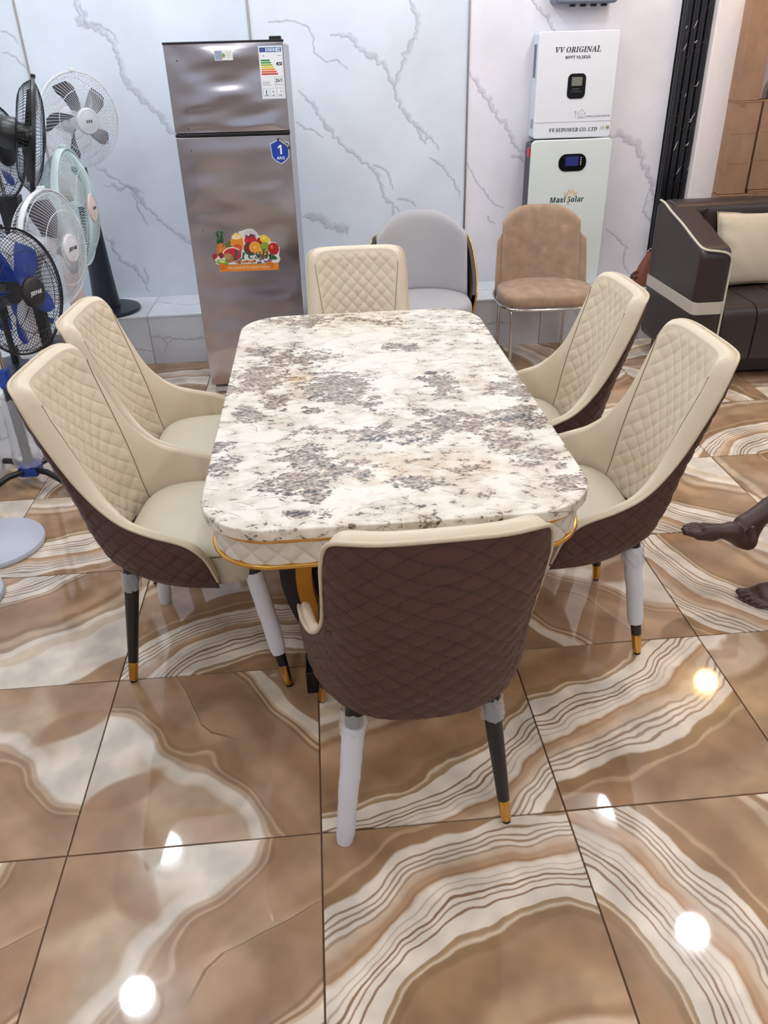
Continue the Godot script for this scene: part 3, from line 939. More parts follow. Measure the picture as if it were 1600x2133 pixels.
func chair_meshes() -> void:
	if meshes.has("shell"): return
	var cols := 120
	var taus := []
	var rims := []
	for c in cols + 1:
		var tau := -1.0 + 2.0 * c / cols
		taus.append(tau)
		rims.append(ch_rim(tau))
	# smooth the rim a little
	for pass_ in 2:
		var cp := rims.duplicate()
		for c in range(1, cols): rims[c] = (cp[c - 1] + 2 * cp[c] + cp[c + 1]) / 4
	# arc length across the back, for the quilting
	var arc := [0.0]
	for c in cols: arc.append(arc[-1] + Vector2(ch_plan(taus[c], 0.6).x, ch_plan(taus[c], 0.6).z).distance_to(Vector2(ch_plan(taus[c + 1], 0.6).x, ch_plan(taus[c + 1], 0.6).z)))
	var half: float = arc[-1] / 2
	# outer shell, subdivided further so that the quilting has relief
	var sub := 3
	var rows := []
	var uvs := []
	var nr := 96
	for r in nr + 1:
		var row := PackedVector3Array()
		var uv := PackedVector2Array()
		for c in cols * sub + 1:
			var fc := float(c) / sub
			var c0 := mini(int(fc), cols - 1)
			var tau := lerpf(taus[c0], taus[c0 + 1], fc - c0)
			var rim := lerpf(rims[c0], rims[c0 + 1], fc - c0)
			var v := float(r) / nr
			var h := lerpf(0.345, rim, v)
			var p := ch_plan(tau, h)
			var a: float = lerpf(arc[c0], arc[c0 + 1], fc - c0) - half
			var u1 := a / 0.060
			var v1 := h / 0.046
			var g := pow(absf(sin(PI * (u1 + v1) / 1.0)) * absf(sin(PI * (u1 - v1))), 0.3)
			var ed := smoothstep(0.0, 0.04, rim - h) * smoothstep(0.36, 0.41, h)
			var q := ch_plan(tau, h, -0.01)
			p += (q - p).normalized() * (0.0058 * g * ed + 0.006 * sin(PI * v) * 0.6)
			row.append(p)
			uv.append(Vector2(u1, -v1))
		rows.append(row); uvs.append(uv)
	var sh := MB.new()
	sh.grid(rows, uvs, false, false)
	meshes.shell = sh.commit()
	# cream rim: the padded edge between shell and lining
	var rim_rows := []
	for k in 7:
		var row := PackedVector3Array()
		for c in cols + 1:
			var t := k / 6.0
			var h: float = rims[c] + 0.010 * sin(PI * t)
			var ii := rim_w(taus[c]) * t
			var p := ch_plan(taus[c], rims[c], ii)
			p.y = h
			row.append(p)
		rim_rows.append(row)
	# lining: from the rim down to the seat, middle part quilted
	var lc := 26  # columns (of 120) on each side of the middle that belong to the panel
	var mid := cols / 2
	var lining := MB.new()
	for side in [[0, mid - lc], [mid + lc, cols]]:
		var lr := []
		for k in 6: lr.append(rim_rows[k].slice(side[0], side[1] + 1))
		for r in 40:
			var v := r / 39.0
			var row := PackedVector3Array()
			for c in range(side[0], side[1] + 1):
				var h := lerpf(rims[c], 0.40, v)
				row.append(ch_plan(taus[c], h, rim_w(taus[c]) + swell(h, rims[c]) * (1.0 if absf(taus[c]) < 0.75 else 0.3)))
			lr.append(row)
		lining.grid(lr, [], false, false)
	meshes.lining = lining.commit()
	var panel := MB.new()
	var pr := []
	var pc := 84
	for q in 6:
		var top := PackedVector3Array()
		for k in pc + 1:
			var fc := mid - lc + 2.0 * lc * k / pc
			var c0 := mini(int(fc), cols - 1)
			var ra: Vector3 = rim_rows[q][c0]
			top.append(ra.lerp(rim_rows[q][c0 + 1], fc - c0))
		pr.append(top)
	for r in 170:
		var v := r / 169.0
		var row := PackedVector3Array()
		for k in pc + 1:
			var fc := mid - lc + 2.0 * lc * k / pc
			var c0 := mini(int(fc), cols - 1)
			var tau := lerpf(taus[c0], taus[c0 + 1], fc - c0)
			var rim: float = lerpf(rims[c0], rims[c0 + 1], fc - c0)
			var h := lerpf(rim, 0.42, v)
			var bulge := swell(h, rim)
			var p := ch_plan(tau, h, rim_w(tau) + bulge)
			var e := ch_plan(tau, h, rim_w(tau) + bulge + 0.01)
			var u1 := p.x / 0.050
			var v1 := h / 0.050
			var g := pow(absf(sin(PI * (u1 + v1))) * absf(sin(PI * (u1 - v1))), 0.24)
			var fr := 1.0 - absf(2.0 * k / pc - 1.0)
			var ed := smoothstep(0.0, 0.03, rim - h) * smoothstep(0.0, 0.09, fr)
			p += (e - p).normalized() * (0.0062 * g * ed)
			row.append(p)
		pr.append(row)
	panel.grid(pr, [], false, false)
	meshes.panel = panel.commit()
	# seams beside the panel and the piping along the rim
	var seam := MB.new()
	for c in [mid - lc, mid + lc]:
		var path := []
		for r in 50:
			var h := lerpf(rims[c] + 0.002, 0.44, r / 49.0)
			path.append(ch_plan(taus[c], h, rim_w(taus[c]) + swell(h, rims[c]) + 0.0004))
		seam.tube(path, 0.0011, 5)
	meshes.seam = seam.commit()
	var pipe := MB.new()
	var pp := []
	for c in cols + 1: pp.append(ch_plan(taus[c], rims[c], -0.002) + Vector3(0, 0.002, 0))
	pipe.tube(pp, 0.0045, 8)
	meshes.pipe = pipe.commit()
	# seat cushion
	var seat := MB.new()
	var prof := [[0.352, 0.0, 0.72], [0.352, 0.0, 0.93], [0.358, 0.0, 0.965], [0.375, 0.0, 0.985], [0.40, 0.0, 0.995], [0.43, 0.0, 1.0], [0.448, 0.0, 0.997], [0.456, 0.0, 0.985], [0.466, 0.0, 0.955], [0.474, 0.0, 0.90], [0.481, 0.0, 0.8], [0.487, 0.0, 0.6], [0.490, 0.0, 0.35], [0.491, 0.0, 0.0]]
	var sr := []
	for p in prof: sr.append(seat_ring(p[0], p[2]))
	var bottom := [seat_ring(0.352, 0.02), seat_ring(0.352, 0.72)]
	seat.grid(bottom, [], true, true)
	seat.grid(sr, [], true, true)
	meshes.seat = seat.commit()
	var sp := MB.new()
	var ring := []
	for q in seat_ring(0.452, 1.004): ring.append(q)
	sp.tube(ring, 0.0022, 6, true)
	meshes.seatpipe = sp.commit()

func rim_w(tau: float) -> float:
	return lerpf(0.040, 0.024, smoothstep(0.42, 0.66, absf(tau)))

func swell(h: float, rim: float) -> float:
	return 0.010 * sin(PI * clampf((rim - h) / maxf(0.05, rim - 0.40), 0.0, 1.0))

func seat_ring(h: float, k: float) -> PackedVector3Array:
	var row := PackedVector3Array()
	for i in 72:
		var a := TAU * i / 72
		var n := 2.0 / 3.4
		var x := 0.212 * signf(cos(a)) * pow(absf(cos(a)), n)
		var z := 0.200 * signf(sin(a)) * pow(absf(sin(a)), n)
		row.append(Vector3(x * k * (1.0 + 0.04 * z / 0.2), h, 0.238 + z * k))
	return row

# one tapering leg with its gold foot; the state is plain, sleeve (foam over the upper part) or full (foam to the floor)
func chair_leg(parent: Node3D, foot: Vector3, top: Vector3, state: String, film: bool, sd: int) -> void:
	var at := func(t: float) -> Vector3: return foot.lerp(top, t)
	var leg := MB.new()
	leg.tube([at.call(0.19), at.call(0.6), at.call(1.06)], [0.0148, 0.0185, 0.022], 20)
	var lg := part("leg", leg, M.black, parent)
	var cap := MB.new()
	cap.tube([at.call(0.02), at.call(0.03), at.call(0.185), at.call(0.195)], [0.0120, 0.0128, 0.0152, 0.0148], 20)
	part("foot_cap", cap, M.gold, lg)
	var pad := MB.new()
	pad.tube([at.call(0.0), at.call(0.028)], [0.0105, 0.0115], 16)
	part("foot_pad", pad, M.foot, lg)
	if state != "plain":
		var s := MB.new()
		var path := []
		var rad := []
		var lo := -0.004 if state == "full" else 0.30
		var hi := 0.90 if state == "full" else 1.0
		var rng := RandomNumberGenerator.new()
		rng.seed = sd
		for k in 15:
			var t := lerpf(lo, hi, k / 14.0)
			path.append(at.call(t) + Vector3(rng.randf_range(-1, 1), 0, rng.randf_range(-1, 1)) * 0.0008)
			rad.append(lerpf(0.0215, 0.0265, clampf(t, 0, 1)) + rng.randf_range(-0.0007, 0.0007) - (0.003 if k == 0 or k == 14 else 0.0))
		s.tube(path, rad, 24)
		part("foam_sleeve", s, M.foam, lg)
	if film:
		var s := MB.new()
		var rng := RandomNumberGenerator.new()
		rng.seed = sd + 5
		var rows := []
		for k in 9:
			var row := PackedVector3Array()
			var c: Vector3 = at.call(lerpf(0.86, 1.02, k / 8.0))
			for j in 28:
				var r := 0.0245 + rng.randf_range(0.0, 0.006) + (0.004 if state != "plain" else 0.0)
				row.append(c + Vector3(cos(TAU * j / 28) * r, rng.randf_range(-0.003, 0.003), sin(TAU * j / 28) * r))
			rows.append(row)
		s.grid(rows, [], true, true)
		part("plastic_film", s, M.film, lg)

func dining_chair(label: String, at: Vector3, turn: float, legs: Array) -> void:
	chair_meshes()
	var t := thing("dining_chair", label, "chair", at, turn, "cream and brown quilted dining chairs round the table")
	part("back_shell", meshes.shell, M.shell, t)
	part("backrest", meshes.lining, M.cream, t)
	part("quilted_panel", meshes.panel, M.cream, t)
	part("panel_seam", meshes.seam, M.darkpipe, t)
	part("piping", meshes.pipe, M.piping, t)
	var st := part("seat", meshes.seat, M.seatcream, t)
	part("seat_piping", meshes.seatpipe, M.darkpipe, st)
	# rear left, rear right, front left, front right as seen from behind the chair (x is the sitter's left)
	var feet := [Vector3(0.197, 0, 0), Vector3(-0.197, 0, 0), Vector3(0.228, 0, 0.475), Vector3(-0.228, 0, 0.475)]
	var tops := [Vector3(0.152, 0.37, 0.050), Vector3(-0.152, 0.37, 0.050), Vector3(0.165, 0.37, 0.40), Vector3(-0.165, 0.37, 0.40)]
	for k in 4: chair_leg(t, feet[k], tops[k], legs[k][0], legs[k][1], 10 + k)

func dining_chairs() -> void:
	# stitched brown shell: one repeat of the double-stitched diamond
	var n := 256
	var img := Image.create(n, n, false, Image.FORMAT_RGB8)
	var base := rgb(76, 45, 38)
	var thread := rgb(34, 15, 13)
	for y in n:
		for x in n:
			var u := float(x) / n
			var v := float(y) / n
			var c := base
			for q in [u + v, u - v]:
				var f := absf(fposmod(q + 0.5, 1.0) - 0.5)
				var along := fposmod((u - v if q == u + v else u + v) * 9.0, 1.0)
				var d := absf(f - 0.030)
				if d < 0.013 and along < 0.62: c = c.lerp(thread, 0.85)
				elif f < 0.012: c = c.lerp(thread, 0.25)
			img.set_pixel(x, y, c)
	img.generate_mipmaps()
	M.shell = textured(img, 0.50)
	var P := ["plain", false]
	var PF := ["plain", true]
	var S := ["sleeve", false]
	var SF := ["sleeve", true]
	var F := ["full", true]
	dining_chair("quilted chair at the near head of the table, brown back to the viewer", Vector3(0.852, 0, 0.02), PI + deg_to_rad(2), [F, PF, P, P])
	dining_chair("nearer quilted chair on the fan side of the table, with bare black rear leg", Vector3(0.061, 0, -0.79), deg_to_rad(85), [["full", false], PF, S, S])
	dining_chair("farther quilted chair on the fan side of the table", Vector3(0.035, 0, -1.30), deg_to_rad(88), [S, S, S, S])
	dining_chair("nearer quilted chair on the sofa side of the table, beside bare feet", Vector3(1.583, 0, -0.74), deg_to_rad(-90), [SF, S, S, S])
	dining_chair("farther quilted chair on the sofa side of the table", Vector3(1.57, 0, -1.31), deg_to_rad(-90), [S, S, S, S])
	dining_chair("quilted chair at the far head of the table, facing the viewer", Vector3(0.835, 0, -1.93), 0.0, [S, S, S, S])

# ---------------------------------------------------------------- refrigerator
func wavy_door(w: float, h: float, d: float, amp: float, sd: int) -> MB:  # a steel door: rounded box whose front sheet is very slightly wavy
	var f := FastNoiseLite.new()
	f.seed = sd
	f.frequency = 1.0
	f.fractal_octaves = 2
	var b := MB.new()
	b.slab(rrect(w, h, 0.010, 4), -d, -0.001, 0.003, upright(Vector3.ZERO))
	var rows := []
	for r in 61:
		var row := PackedVector3Array()
		for c in 31:
			var x := lerpf(-w / 2 + 0.002, w / 2 - 0.002, c / 30.0)
			var y := lerpf(-h / 2 + 0.002, h / 2 - 0.002, r / 60.0)
			var e := minf(1.0, minf(minf(c, 30 - c), minf(r, 60 - r)) / 4.0)
			row.append(Vector3(x, y, 0.0006 + e * (0.0012 + amp * f.get_noise_2d(x * 1.6, y * 6.0))))
		rows.append(row)
	b.grid(rows)
	return b

func sticker_img(w: int, h: int, fill: Color) -> Image:
	var i := Image.create(w, h, false, Image.FORMAT_RGBA8)
	i.fill(fill)
	return i

func disc(img: Image, cx: float, cy: float, rx: float, ry: float, c: Color, ang := 0.0) -> void:
	var reach := maxf(rx, ry)
	for y in range(maxi(0, int(cy - reach)), mini(img.get_height(), int(cy + reach) + 1)):
		for x in range(maxi(0, int(cx - reach)), mini(img.get_width(), int(cx + reach) + 1)):
			var d := Vector2(x + 0.5 - cx, y + 0.5 - cy).rotated(-ang) / Vector2(rx, ry)
			var q := d.length()
			if q < 1.0:
				img.set_pixel(x, y, img.get_pixel(x, y).lerp(c, clampf((1.0 - q) * reach, 0.0, 1.0)))

func sheet(w: float, h: float, thick := 0.0008, r := 0.0) -> MB:  # thin upright sticker whose picture fills its front
	var b := MB.new()
	if r > 0: b.slab(rrect(w, h, r, 6), 0.0, thick, 0.0, upright(Vector3.ZERO), 1, Rect2(-w / 2, -h / 2, w, h))
	else: b.slab(PackedVector2Array([Vector2(w / 2, h / 2), Vector2(-w / 2, h / 2), Vector2(-w / 2, -h / 2), Vector2(w / 2, -h / 2)]), 0.0, thick, 0.0, upright(Vector3.ZERO), 1, Rect2(-w / 2, -h / 2, w, h))
	return b

func outline(pts: Array, thick: float) -> MB:  # thin upright sticker cut to an outline given in x, y
	var poly := PackedVector2Array()
	for p in pts: poly.append(Vector2(p.x, -p.y))
	var b := MB.new()
	b.slab(poly, 0.0, thick, 0.0, upright(Vector3.ZERO))
	return b

func fridge() -> void:
	var t := thing("refrigerator", "tall two-door stainless steel refrigerator with energy label and fruit magnet", "refrigerator", Vector3(0.323, 0, -3.178), deg_to_rad(-1.6))
	var steel := mat(rgb(190, 184, 188), 0.20, 1.0)
	steel.anisotropy_enabled = false
	var side := mat(rgb(160, 162, 170), 0.4, 0.3)
	var blk := mat(rgb(20, 20, 22), 0.3)
	part("body", box(Vector3(0.540, 1.615, 0.51), 0.006, Vector3(0, 0.052 + 0.8075, -0.012)), side, t)
	var zf := 0.272
	var up := part("freezer_door", wavy_door(0.540, 0.366, 0.038, 0.0050, 3), steel, t, Vector3(0, 1.310 + 0.183, zf))
	var lo := part("main_door", wavy_door(0.540, 1.240, 0.038, 0.0040, 8), steel, t, Vector3(0, 0.052 + 0.62, zf))
	part("door_gasket", box(Vector3(0.532, 1.60, 0.012), 0.002, Vector3(0, 0.86, 0.240)), blk, t)
	part("handle_strip", box(Vector3(0.542, 0.014, 0.034), 0.004, Vector3(0, 1.301, 0.256)), blk, t)
	part("top_trim", box(Vector3(0.544, 0.010, 0.05), 0.003, Vector3(0, 1.676, 0.25)), blk, t)
	part("hinge_cover", box(Vector3(0.055, 0.022, 0.05), 0.005, Vector3(0.235, 1.684, 0.235)), blk, t)
	part("plinth", box(Vector3(0.52, 0.05, 0.45), 0.004, Vector3(0, 0.036, -0.02)), blk, t)
	for s: float in [-1.0, 1.0]:
		var foot := MB.new()
		foot.rbox(Vector3(0.10, 0.036, 0.07), 0.014, Transform3D(Basis(), Vector3(s * 0.205, 0.019, 0.225)), 3)
		part("wrapped_foot", foot, mat(rgb(196, 194, 196), 0.35), t)
	for p in [[-0.215, 0.115, 0], [-0.205, -0.165, 0], [-0.205, 0.565, 1], [-0.202, 0.20, 1]]:
		var d := MB.new()
		d.lathe([Vector2(0.0, 0.0042), Vector2(0.003, 0.0042), Vector2(0.003, 0.0)], 10, Transform3D(Basis(Vector3.RIGHT, PI / 2), Vector3(p[0], p[1], 0)))
		part("screw_hole", d, blk, lo if p[2] == 1 else up)
		# energy label
	var e := sticker_img(216, 424, rgb(240, 242, 246))
	e.fill_rect(Rect2i(4, 4, 208, 416), rgb(206, 212, 222)); e.fill_rect(Rect2i(7, 7, 202, 410), rgb(242, 244, 248))
	e.fill_rect(Rect2i(10, 12, 196, 38), rgb(52, 104, 170))
	e.fill_rect(Rect2i(14, 16, 44, 30), rgb(40, 66, 140))
	for k in 8: disc(e, 36 + cos(TAU * k / 8) * 10, 31 + sin(TAU * k / 8) * 10, 2, 2, rgb(240, 214, 60))
	for k in 4: disc(e, 168 + (k % 2) * 20, 22 + (k / 2) * 18, 8, 8, rgb(232, 240, 250))
	var bars := [rgb(40, 130, 70), rgb(70, 150, 60), rgb(150, 180, 50), rgb(226, 200, 60), rgb(226, 150, 50), rgb(216, 90, 50), rgb(196, 44, 44)]
	for k in 7:
		var L := 78 + k * 11
		e.fill_rect(Rect2i(14, 108 + k * 18, L, 13), bars[k])
		for q in 7: e.fill_rect(Rect2i(14 + L + q, 108 + k * 18 + q, 1, 13 - 2 * q), bars[k])
	e.fill_rect(Rect2i(162, 130, 42, 26), rgb(48, 46, 50))
	for q in 12: e.fill_rect(Rect2i(150 + q, 143 - q, 1, 1 + 2 * q), rgb(48, 46, 50))
	for r in [Rect2i(126, 246, 76, 84), Rect2i(14, 340, 56, 66), Rect2i(78, 340, 56, 66), Rect2i(142, 340, 58, 66)]:
		e.fill_rect(r, rgb(120, 130, 150)); e.fill_rect(r.grow(-2), rgb(246, 248, 250))
	for k in 4: e.fill_rect(Rect2i(14, 284 + k * 9, 60 + (k * 17) % 30, 3), rgb(120, 122, 130))
	e.fill_rect(Rect2i(36, 356, 12, 30), rgb(46, 110, 160)); e.fill_rect(Rect2i(39, 348, 6, 9), rgb(46, 110, 160))
	for k in 3:
		for q in 31: disc(e, 106 + cos(PI * k / 3) * (q - 15), 366 + sin(PI * k / 3) * (q - 15), 1.6, 1.6, rgb(60, 70, 90))
	for k in 3:
		for q in 20: disc(e, 164 + cos(-0.9 + 1.8 * q / 19) * (8 + k * 7), 366 + sin(-0.9 + 1.8 * q / 19) * (8 + k * 7), 1.4, 1.4, rgb(70, 80, 100))
	e.fill_rect(Rect2i(24, 392, 34, 6), rgb(60, 64, 74)); e.fill_rect(Rect2i(94, 392, 24, 6), rgb(60, 64, 74)); e.fill_rect(Rect2i(156, 392, 30, 6), rgb(60, 64, 74))
	for q in 30: e.fill_rect(Rect2i(40 - q / 2 if q < 16 else 30, 76 + q / 3, 12, 1), rgb(60, 62, 70)) if q < 18 else null
	e.fill_rect(Rect2i(170, 76, 32, 4), rgb(110, 112, 122))
	var el := part("energy_label", sheet(0.108, 0.212, 0.0072), textured(e, 0.35), t, Vector3(0, 1.310 + 0.183, zf) + Vector3(0.210, 0.058, 0.0))
	el.set_meta("label", "white energy label with green to red bars")
	text("lettering", "ENERG", 0.0125, mat(Color(0.95, 0.97, 1.0), 0.5), el, Vector3(0.006, 0.0905, 0.0074), Basis(), "Droid Sans", 700, 0.0004)
	text("lettering", "261", 0.0145, mat(rgb(30, 32, 38), 0.5), el, Vector3(0.028, -0.032, 0.0074), Basis(), "Droid Sans", 700, 0.0004)
	text("lettering", "kWh/annum", 0.0042, mat(rgb(60, 62, 70), 0.5), el, Vector3(0.028, -0.048, 0.0074), Basis(), "Droid Sans", 400, 0.0004)
	text("lettering", "A+", 0.009, mat(Color(0.95, 0.95, 0.95), 0.5), el, Vector3(0.038, 0.0345, 0.0074), Basis(), "Droid Sans", 700, 0.0004)
	# small sticker
	var s1 := sticker_img(80, 38, rgb(238, 240, 236))
	s1.fill_rect(Rect2i(2, 2, 32, 34), rgb(150, 162, 186))
	disc(s1, 40, 20, 7, 9, rgb(120, 160, 70)); disc(s1, 36, 25, 4, 4, rgb(210, 150, 60))
	for k in 4: s1.fill_rect(Rect2i(50, 8 + k * 6, 22, 2), rgb(180, 186, 176))
	part("small_sticker", sheet(0.082, 0.040, 0.0072), textured(s1, 0.3), t, Vector3(0, 1.310 + 0.183, zf) + Vector3(-0.002, 0.132, 0.0))
	# warranty shield
	var shp := [Vector2(-0.043, 0.036), Vector2(-0.004, 0.054), Vector2(0.047, 0.040), Vector2(0.045, -0.022), Vector2(0.030, -0.040), Vector2(0.004, -0.056), Vector2(-0.024, -0.040), Vector2(-0.038, -0.024)]
	var sl := part("shield_sticker", outline(shp, 0.0070), mat(rgb(206, 212, 222), 0.4), t, Vector3(0, 0.052 + 0.62, zf) + Vector3(0.214, 0.548, 0.0))
	sl.set_meta("label", "blue one-year warranty shield sticker")
	var inn := []
	for p in shp: inn.append(p * 0.91)
	part("shield_field", outline(inn, 0.0074), mat(rgb(22, 58, 160), 0.35), sl)
	text("lettering", "1", 0.040, mat(Color(0.95, 0.96, 0.98), 0.4), sl, Vector3(0.004, 0.008, 0.0077), Basis(), "Droid Sans", 700, 0.0006)
	text("lettering", "ANS", 0.0125, mat(Color(0.95, 0.96, 0.98), 0.4), sl, Vector3(0.004, -0.028, 0.0077), Basis(Vector3(1.15, 0, 0), Vector3(0, 1, 0), Vector3(0, 0, 1)), "Droid Sans", 700, 0.0006)
	var rb := part("ribbon", outline([Vector2(-0.012, 0.055), Vector2(0.006, 0.058), Vector2(0.051, 0.024), Vector2(0.051, 0.006)], 0.0078), mat(rgb(52, 22, 34), 0.4), sl)
	text("lettering", "GARANTIE", 0.0078, mat(Color(0.95, 0.96, 0.98), 0.4), sl, Vector3(0.024, 0.036, 0.0081), Basis(Vector3(0, 0, 1), -0.66), "Droid Sans", 700, 0.0005)
	# fruit magnet: printed on a flat board cut to the fruit
	var W := 704
	var H := 424
	var g := sticker_img(W, H, rgb(226, 226, 222))
	var rng := RandomNumberGenerator.new()
	rng.seed = 4
	g.fill_rect(Rect2i(0, 0, 300, 330), rgb(120, 116, 112))
	for k in 26: disc(g, 104 + rng.randf_range(-36, 36), 74 + rng.randf_range(-62, 62), 6, 26, [rgb(36, 84, 52), rgb(58, 110, 66), rgb(28, 60, 44)][k % 3], rng.randf_range(-0.7, 0.7))
	disc(g, 104, 196, 52, 62, rgb(206, 120, 54))
	for k in 40: disc(g, 104 + rng.randf_range(-40, 40), 196 + rng.randf_range(-46, 46), 6, 5, [rgb(166, 86, 40), rgb(232, 150, 74)][k % 2])
	for k in 14: disc(g, 190 + rng.randf_range(-36, 36), 150 + rng.randf_range(-24, 24), 13, 13, [rgb(112, 128, 52), rgb(84, 96, 44)][k % 2])
	disc(g, 270, 100, 66, 62, rgb(240, 196, 110)); disc(g, 272, 140, 66, 84, rgb(232, 140, 48)); disc(g, 272, 190, 50, 40, rgb(214, 84, 40)); disc(g, 270, 80, 54, 24, rgb(246, 220, 160)); disc(g, 248, 84, 10, 8, rgb(252, 246, 236))
	disc(g, 416, 70, 66, 60, rgb(206, 206, 214)); disc(g, 414, 120, 64, 58, rgb(196, 46, 52)); disc(g, 416, 74, 52, 20, rgb(130, 60, 66)); disc(g, 396, 62, 12, 10, rgb(244, 244, 248))
	disc(g, 520, 130, 44, 44, rgb(160, 40, 34)); disc(g, 560, 112, 54, 38, rgb(236, 200, 52), 0.4); disc(g, 548, 100, 16, 10, rgb(250, 236, 150))
	disc(g, 210, 250, 100, 74, rgb(238, 226, 206)); disc(g, 212, 254, 92, 66, rgb(196, 40, 60)); disc(g, 160, 286, 60, 50, rgb(150, 116, 74)); disc(g, 160, 268, 44, 28, rgb(176, 142, 96))
	disc(g, 80, 300, 54, 40, rgb(226, 226, 216)); disc(g, 100, 330, 62, 32, rgb(132, 170, 62), 0.3); disc(g, 96, 318, 34, 14, rgb(206, 222, 150), 0.3)
	disc(g, 26, 262, 30, 28, rgb(168, 34, 44)); disc(g, 96, 258, 26, 30, rgb(130, 34, 50))
	disc(g, 404, 200, 70, 70, rgb(120, 40, 44)); disc(g, 452, 190, 60, 60, rgb(240, 206, 150)); disc(g, 452, 190, 55, 55, rgb(238, 158, 50)); disc(g, 452, 190, 14, 14, rgb(246, 200, 120))
	disc(g, 556, 190, 50, 52, rgb(132, 160, 62)); disc(g, 530, 262, 56, 48, rgb(238, 142, 58)); disc(g, 640, 210, 56, 62, rgb(176, 30, 34)); disc(g, 624, 190, 14, 20, rgb(226, 110, 100))
	for k in 46: disc(g, 540 + rng.randf_range(-76, 76), 316 + rng.randf_range(-50, 30), 10, 10, [rgb(66, 28, 60), rgb(98, 44, 84), rgb(150, 90, 130)][k % 3])
	disc(g, 626, 294, 46, 22, rgb(36, 92, 52), 0.4)
	for k in 8: disc(g, 250 + k * 26, 330 + rng.randf_range(-8, 8), 16, 14, [rgb(196, 110, 54), rgb(150, 80, 60), rgb(206, 150, 80)][k % 3])
	g.fill_rect(Rect2i(0, 352, W, 4), rgb(36, 70, 48))
	g.fill_rect(Rect2i(0, 356, W, 68), rgb(222, 136, 48))
	disc(g, 94, 372, 40, 36, rgb(206, 112, 30)); disc(g, 590, 372, 40, 36, rgb(206, 112, 30))
	var cut := []
	for p in [[60, 424], [60, 352], [20, 330], [2, 270], [12, 236], [44, 226], [40, 130], [30, 70], [62, 20], [110, 8], [160, 30], [180, 90], [220, 110], [224, 70], [262, 40], [300, 30], [340, 22], [390, 6], [440, 8], [480, 40], [500, 80], [560, 70], [612, 110], [616, 142], [664, 146], [704, 200], [690, 280], [700, 320], [680, 352], [676, 424]]:
		cut.append(Vector2((p[0] - 352) / 704.0 * 0.346, (212 - p[1]) / 424.0 * 0.208))
	var poly := PackedVector2Array()
	for p in cut: poly.append(Vector2(p.x, -p.y))
	var mg := MB.new()
	mg.slab(poly, 0.0, 0.0078, 0.0, upright(Vector3.ZERO), 1, Rect2(-0.173, -0.104, 0.346, 0.208))
	var mp := part("fruit_magnet", mg, textured(g, 0.35), t, Vector3(0, 0.052 + 0.62, zf) + Vector3(0.0, 0.098, 0.0))
	mp.set_meta("label", "fruit magnet lettered Fresh on the main door")
	text("lettering", "Fresh", 0.045, mat(rgb(30, 92, 66), 0.5), mp, Vector3(0.0275, -0.023, 0.0081), slant(0.3), "Droid Serif", 700, 0.0006)
	text("lettering", "The fresh & the enjoy coming", 0.011, mat(rgb(240, 226, 200), 0.5), mp, Vector3(0.01, -0.086, 0.0081), slant(0.3), "Droid Serif", 400, 0.0005)

# ---------------------------------------------------------------- inverter, battery and the unit above them
func vents(parent: Node3D, at: Vector3, n: int, step: float, size: Vector3, m: Material) -> void:
	for k in n: part("vent_slot", box(size, size.x * 0.2, Vector3.ZERO, 1), m, parent, at + Vector3(0, -step * k, 0))

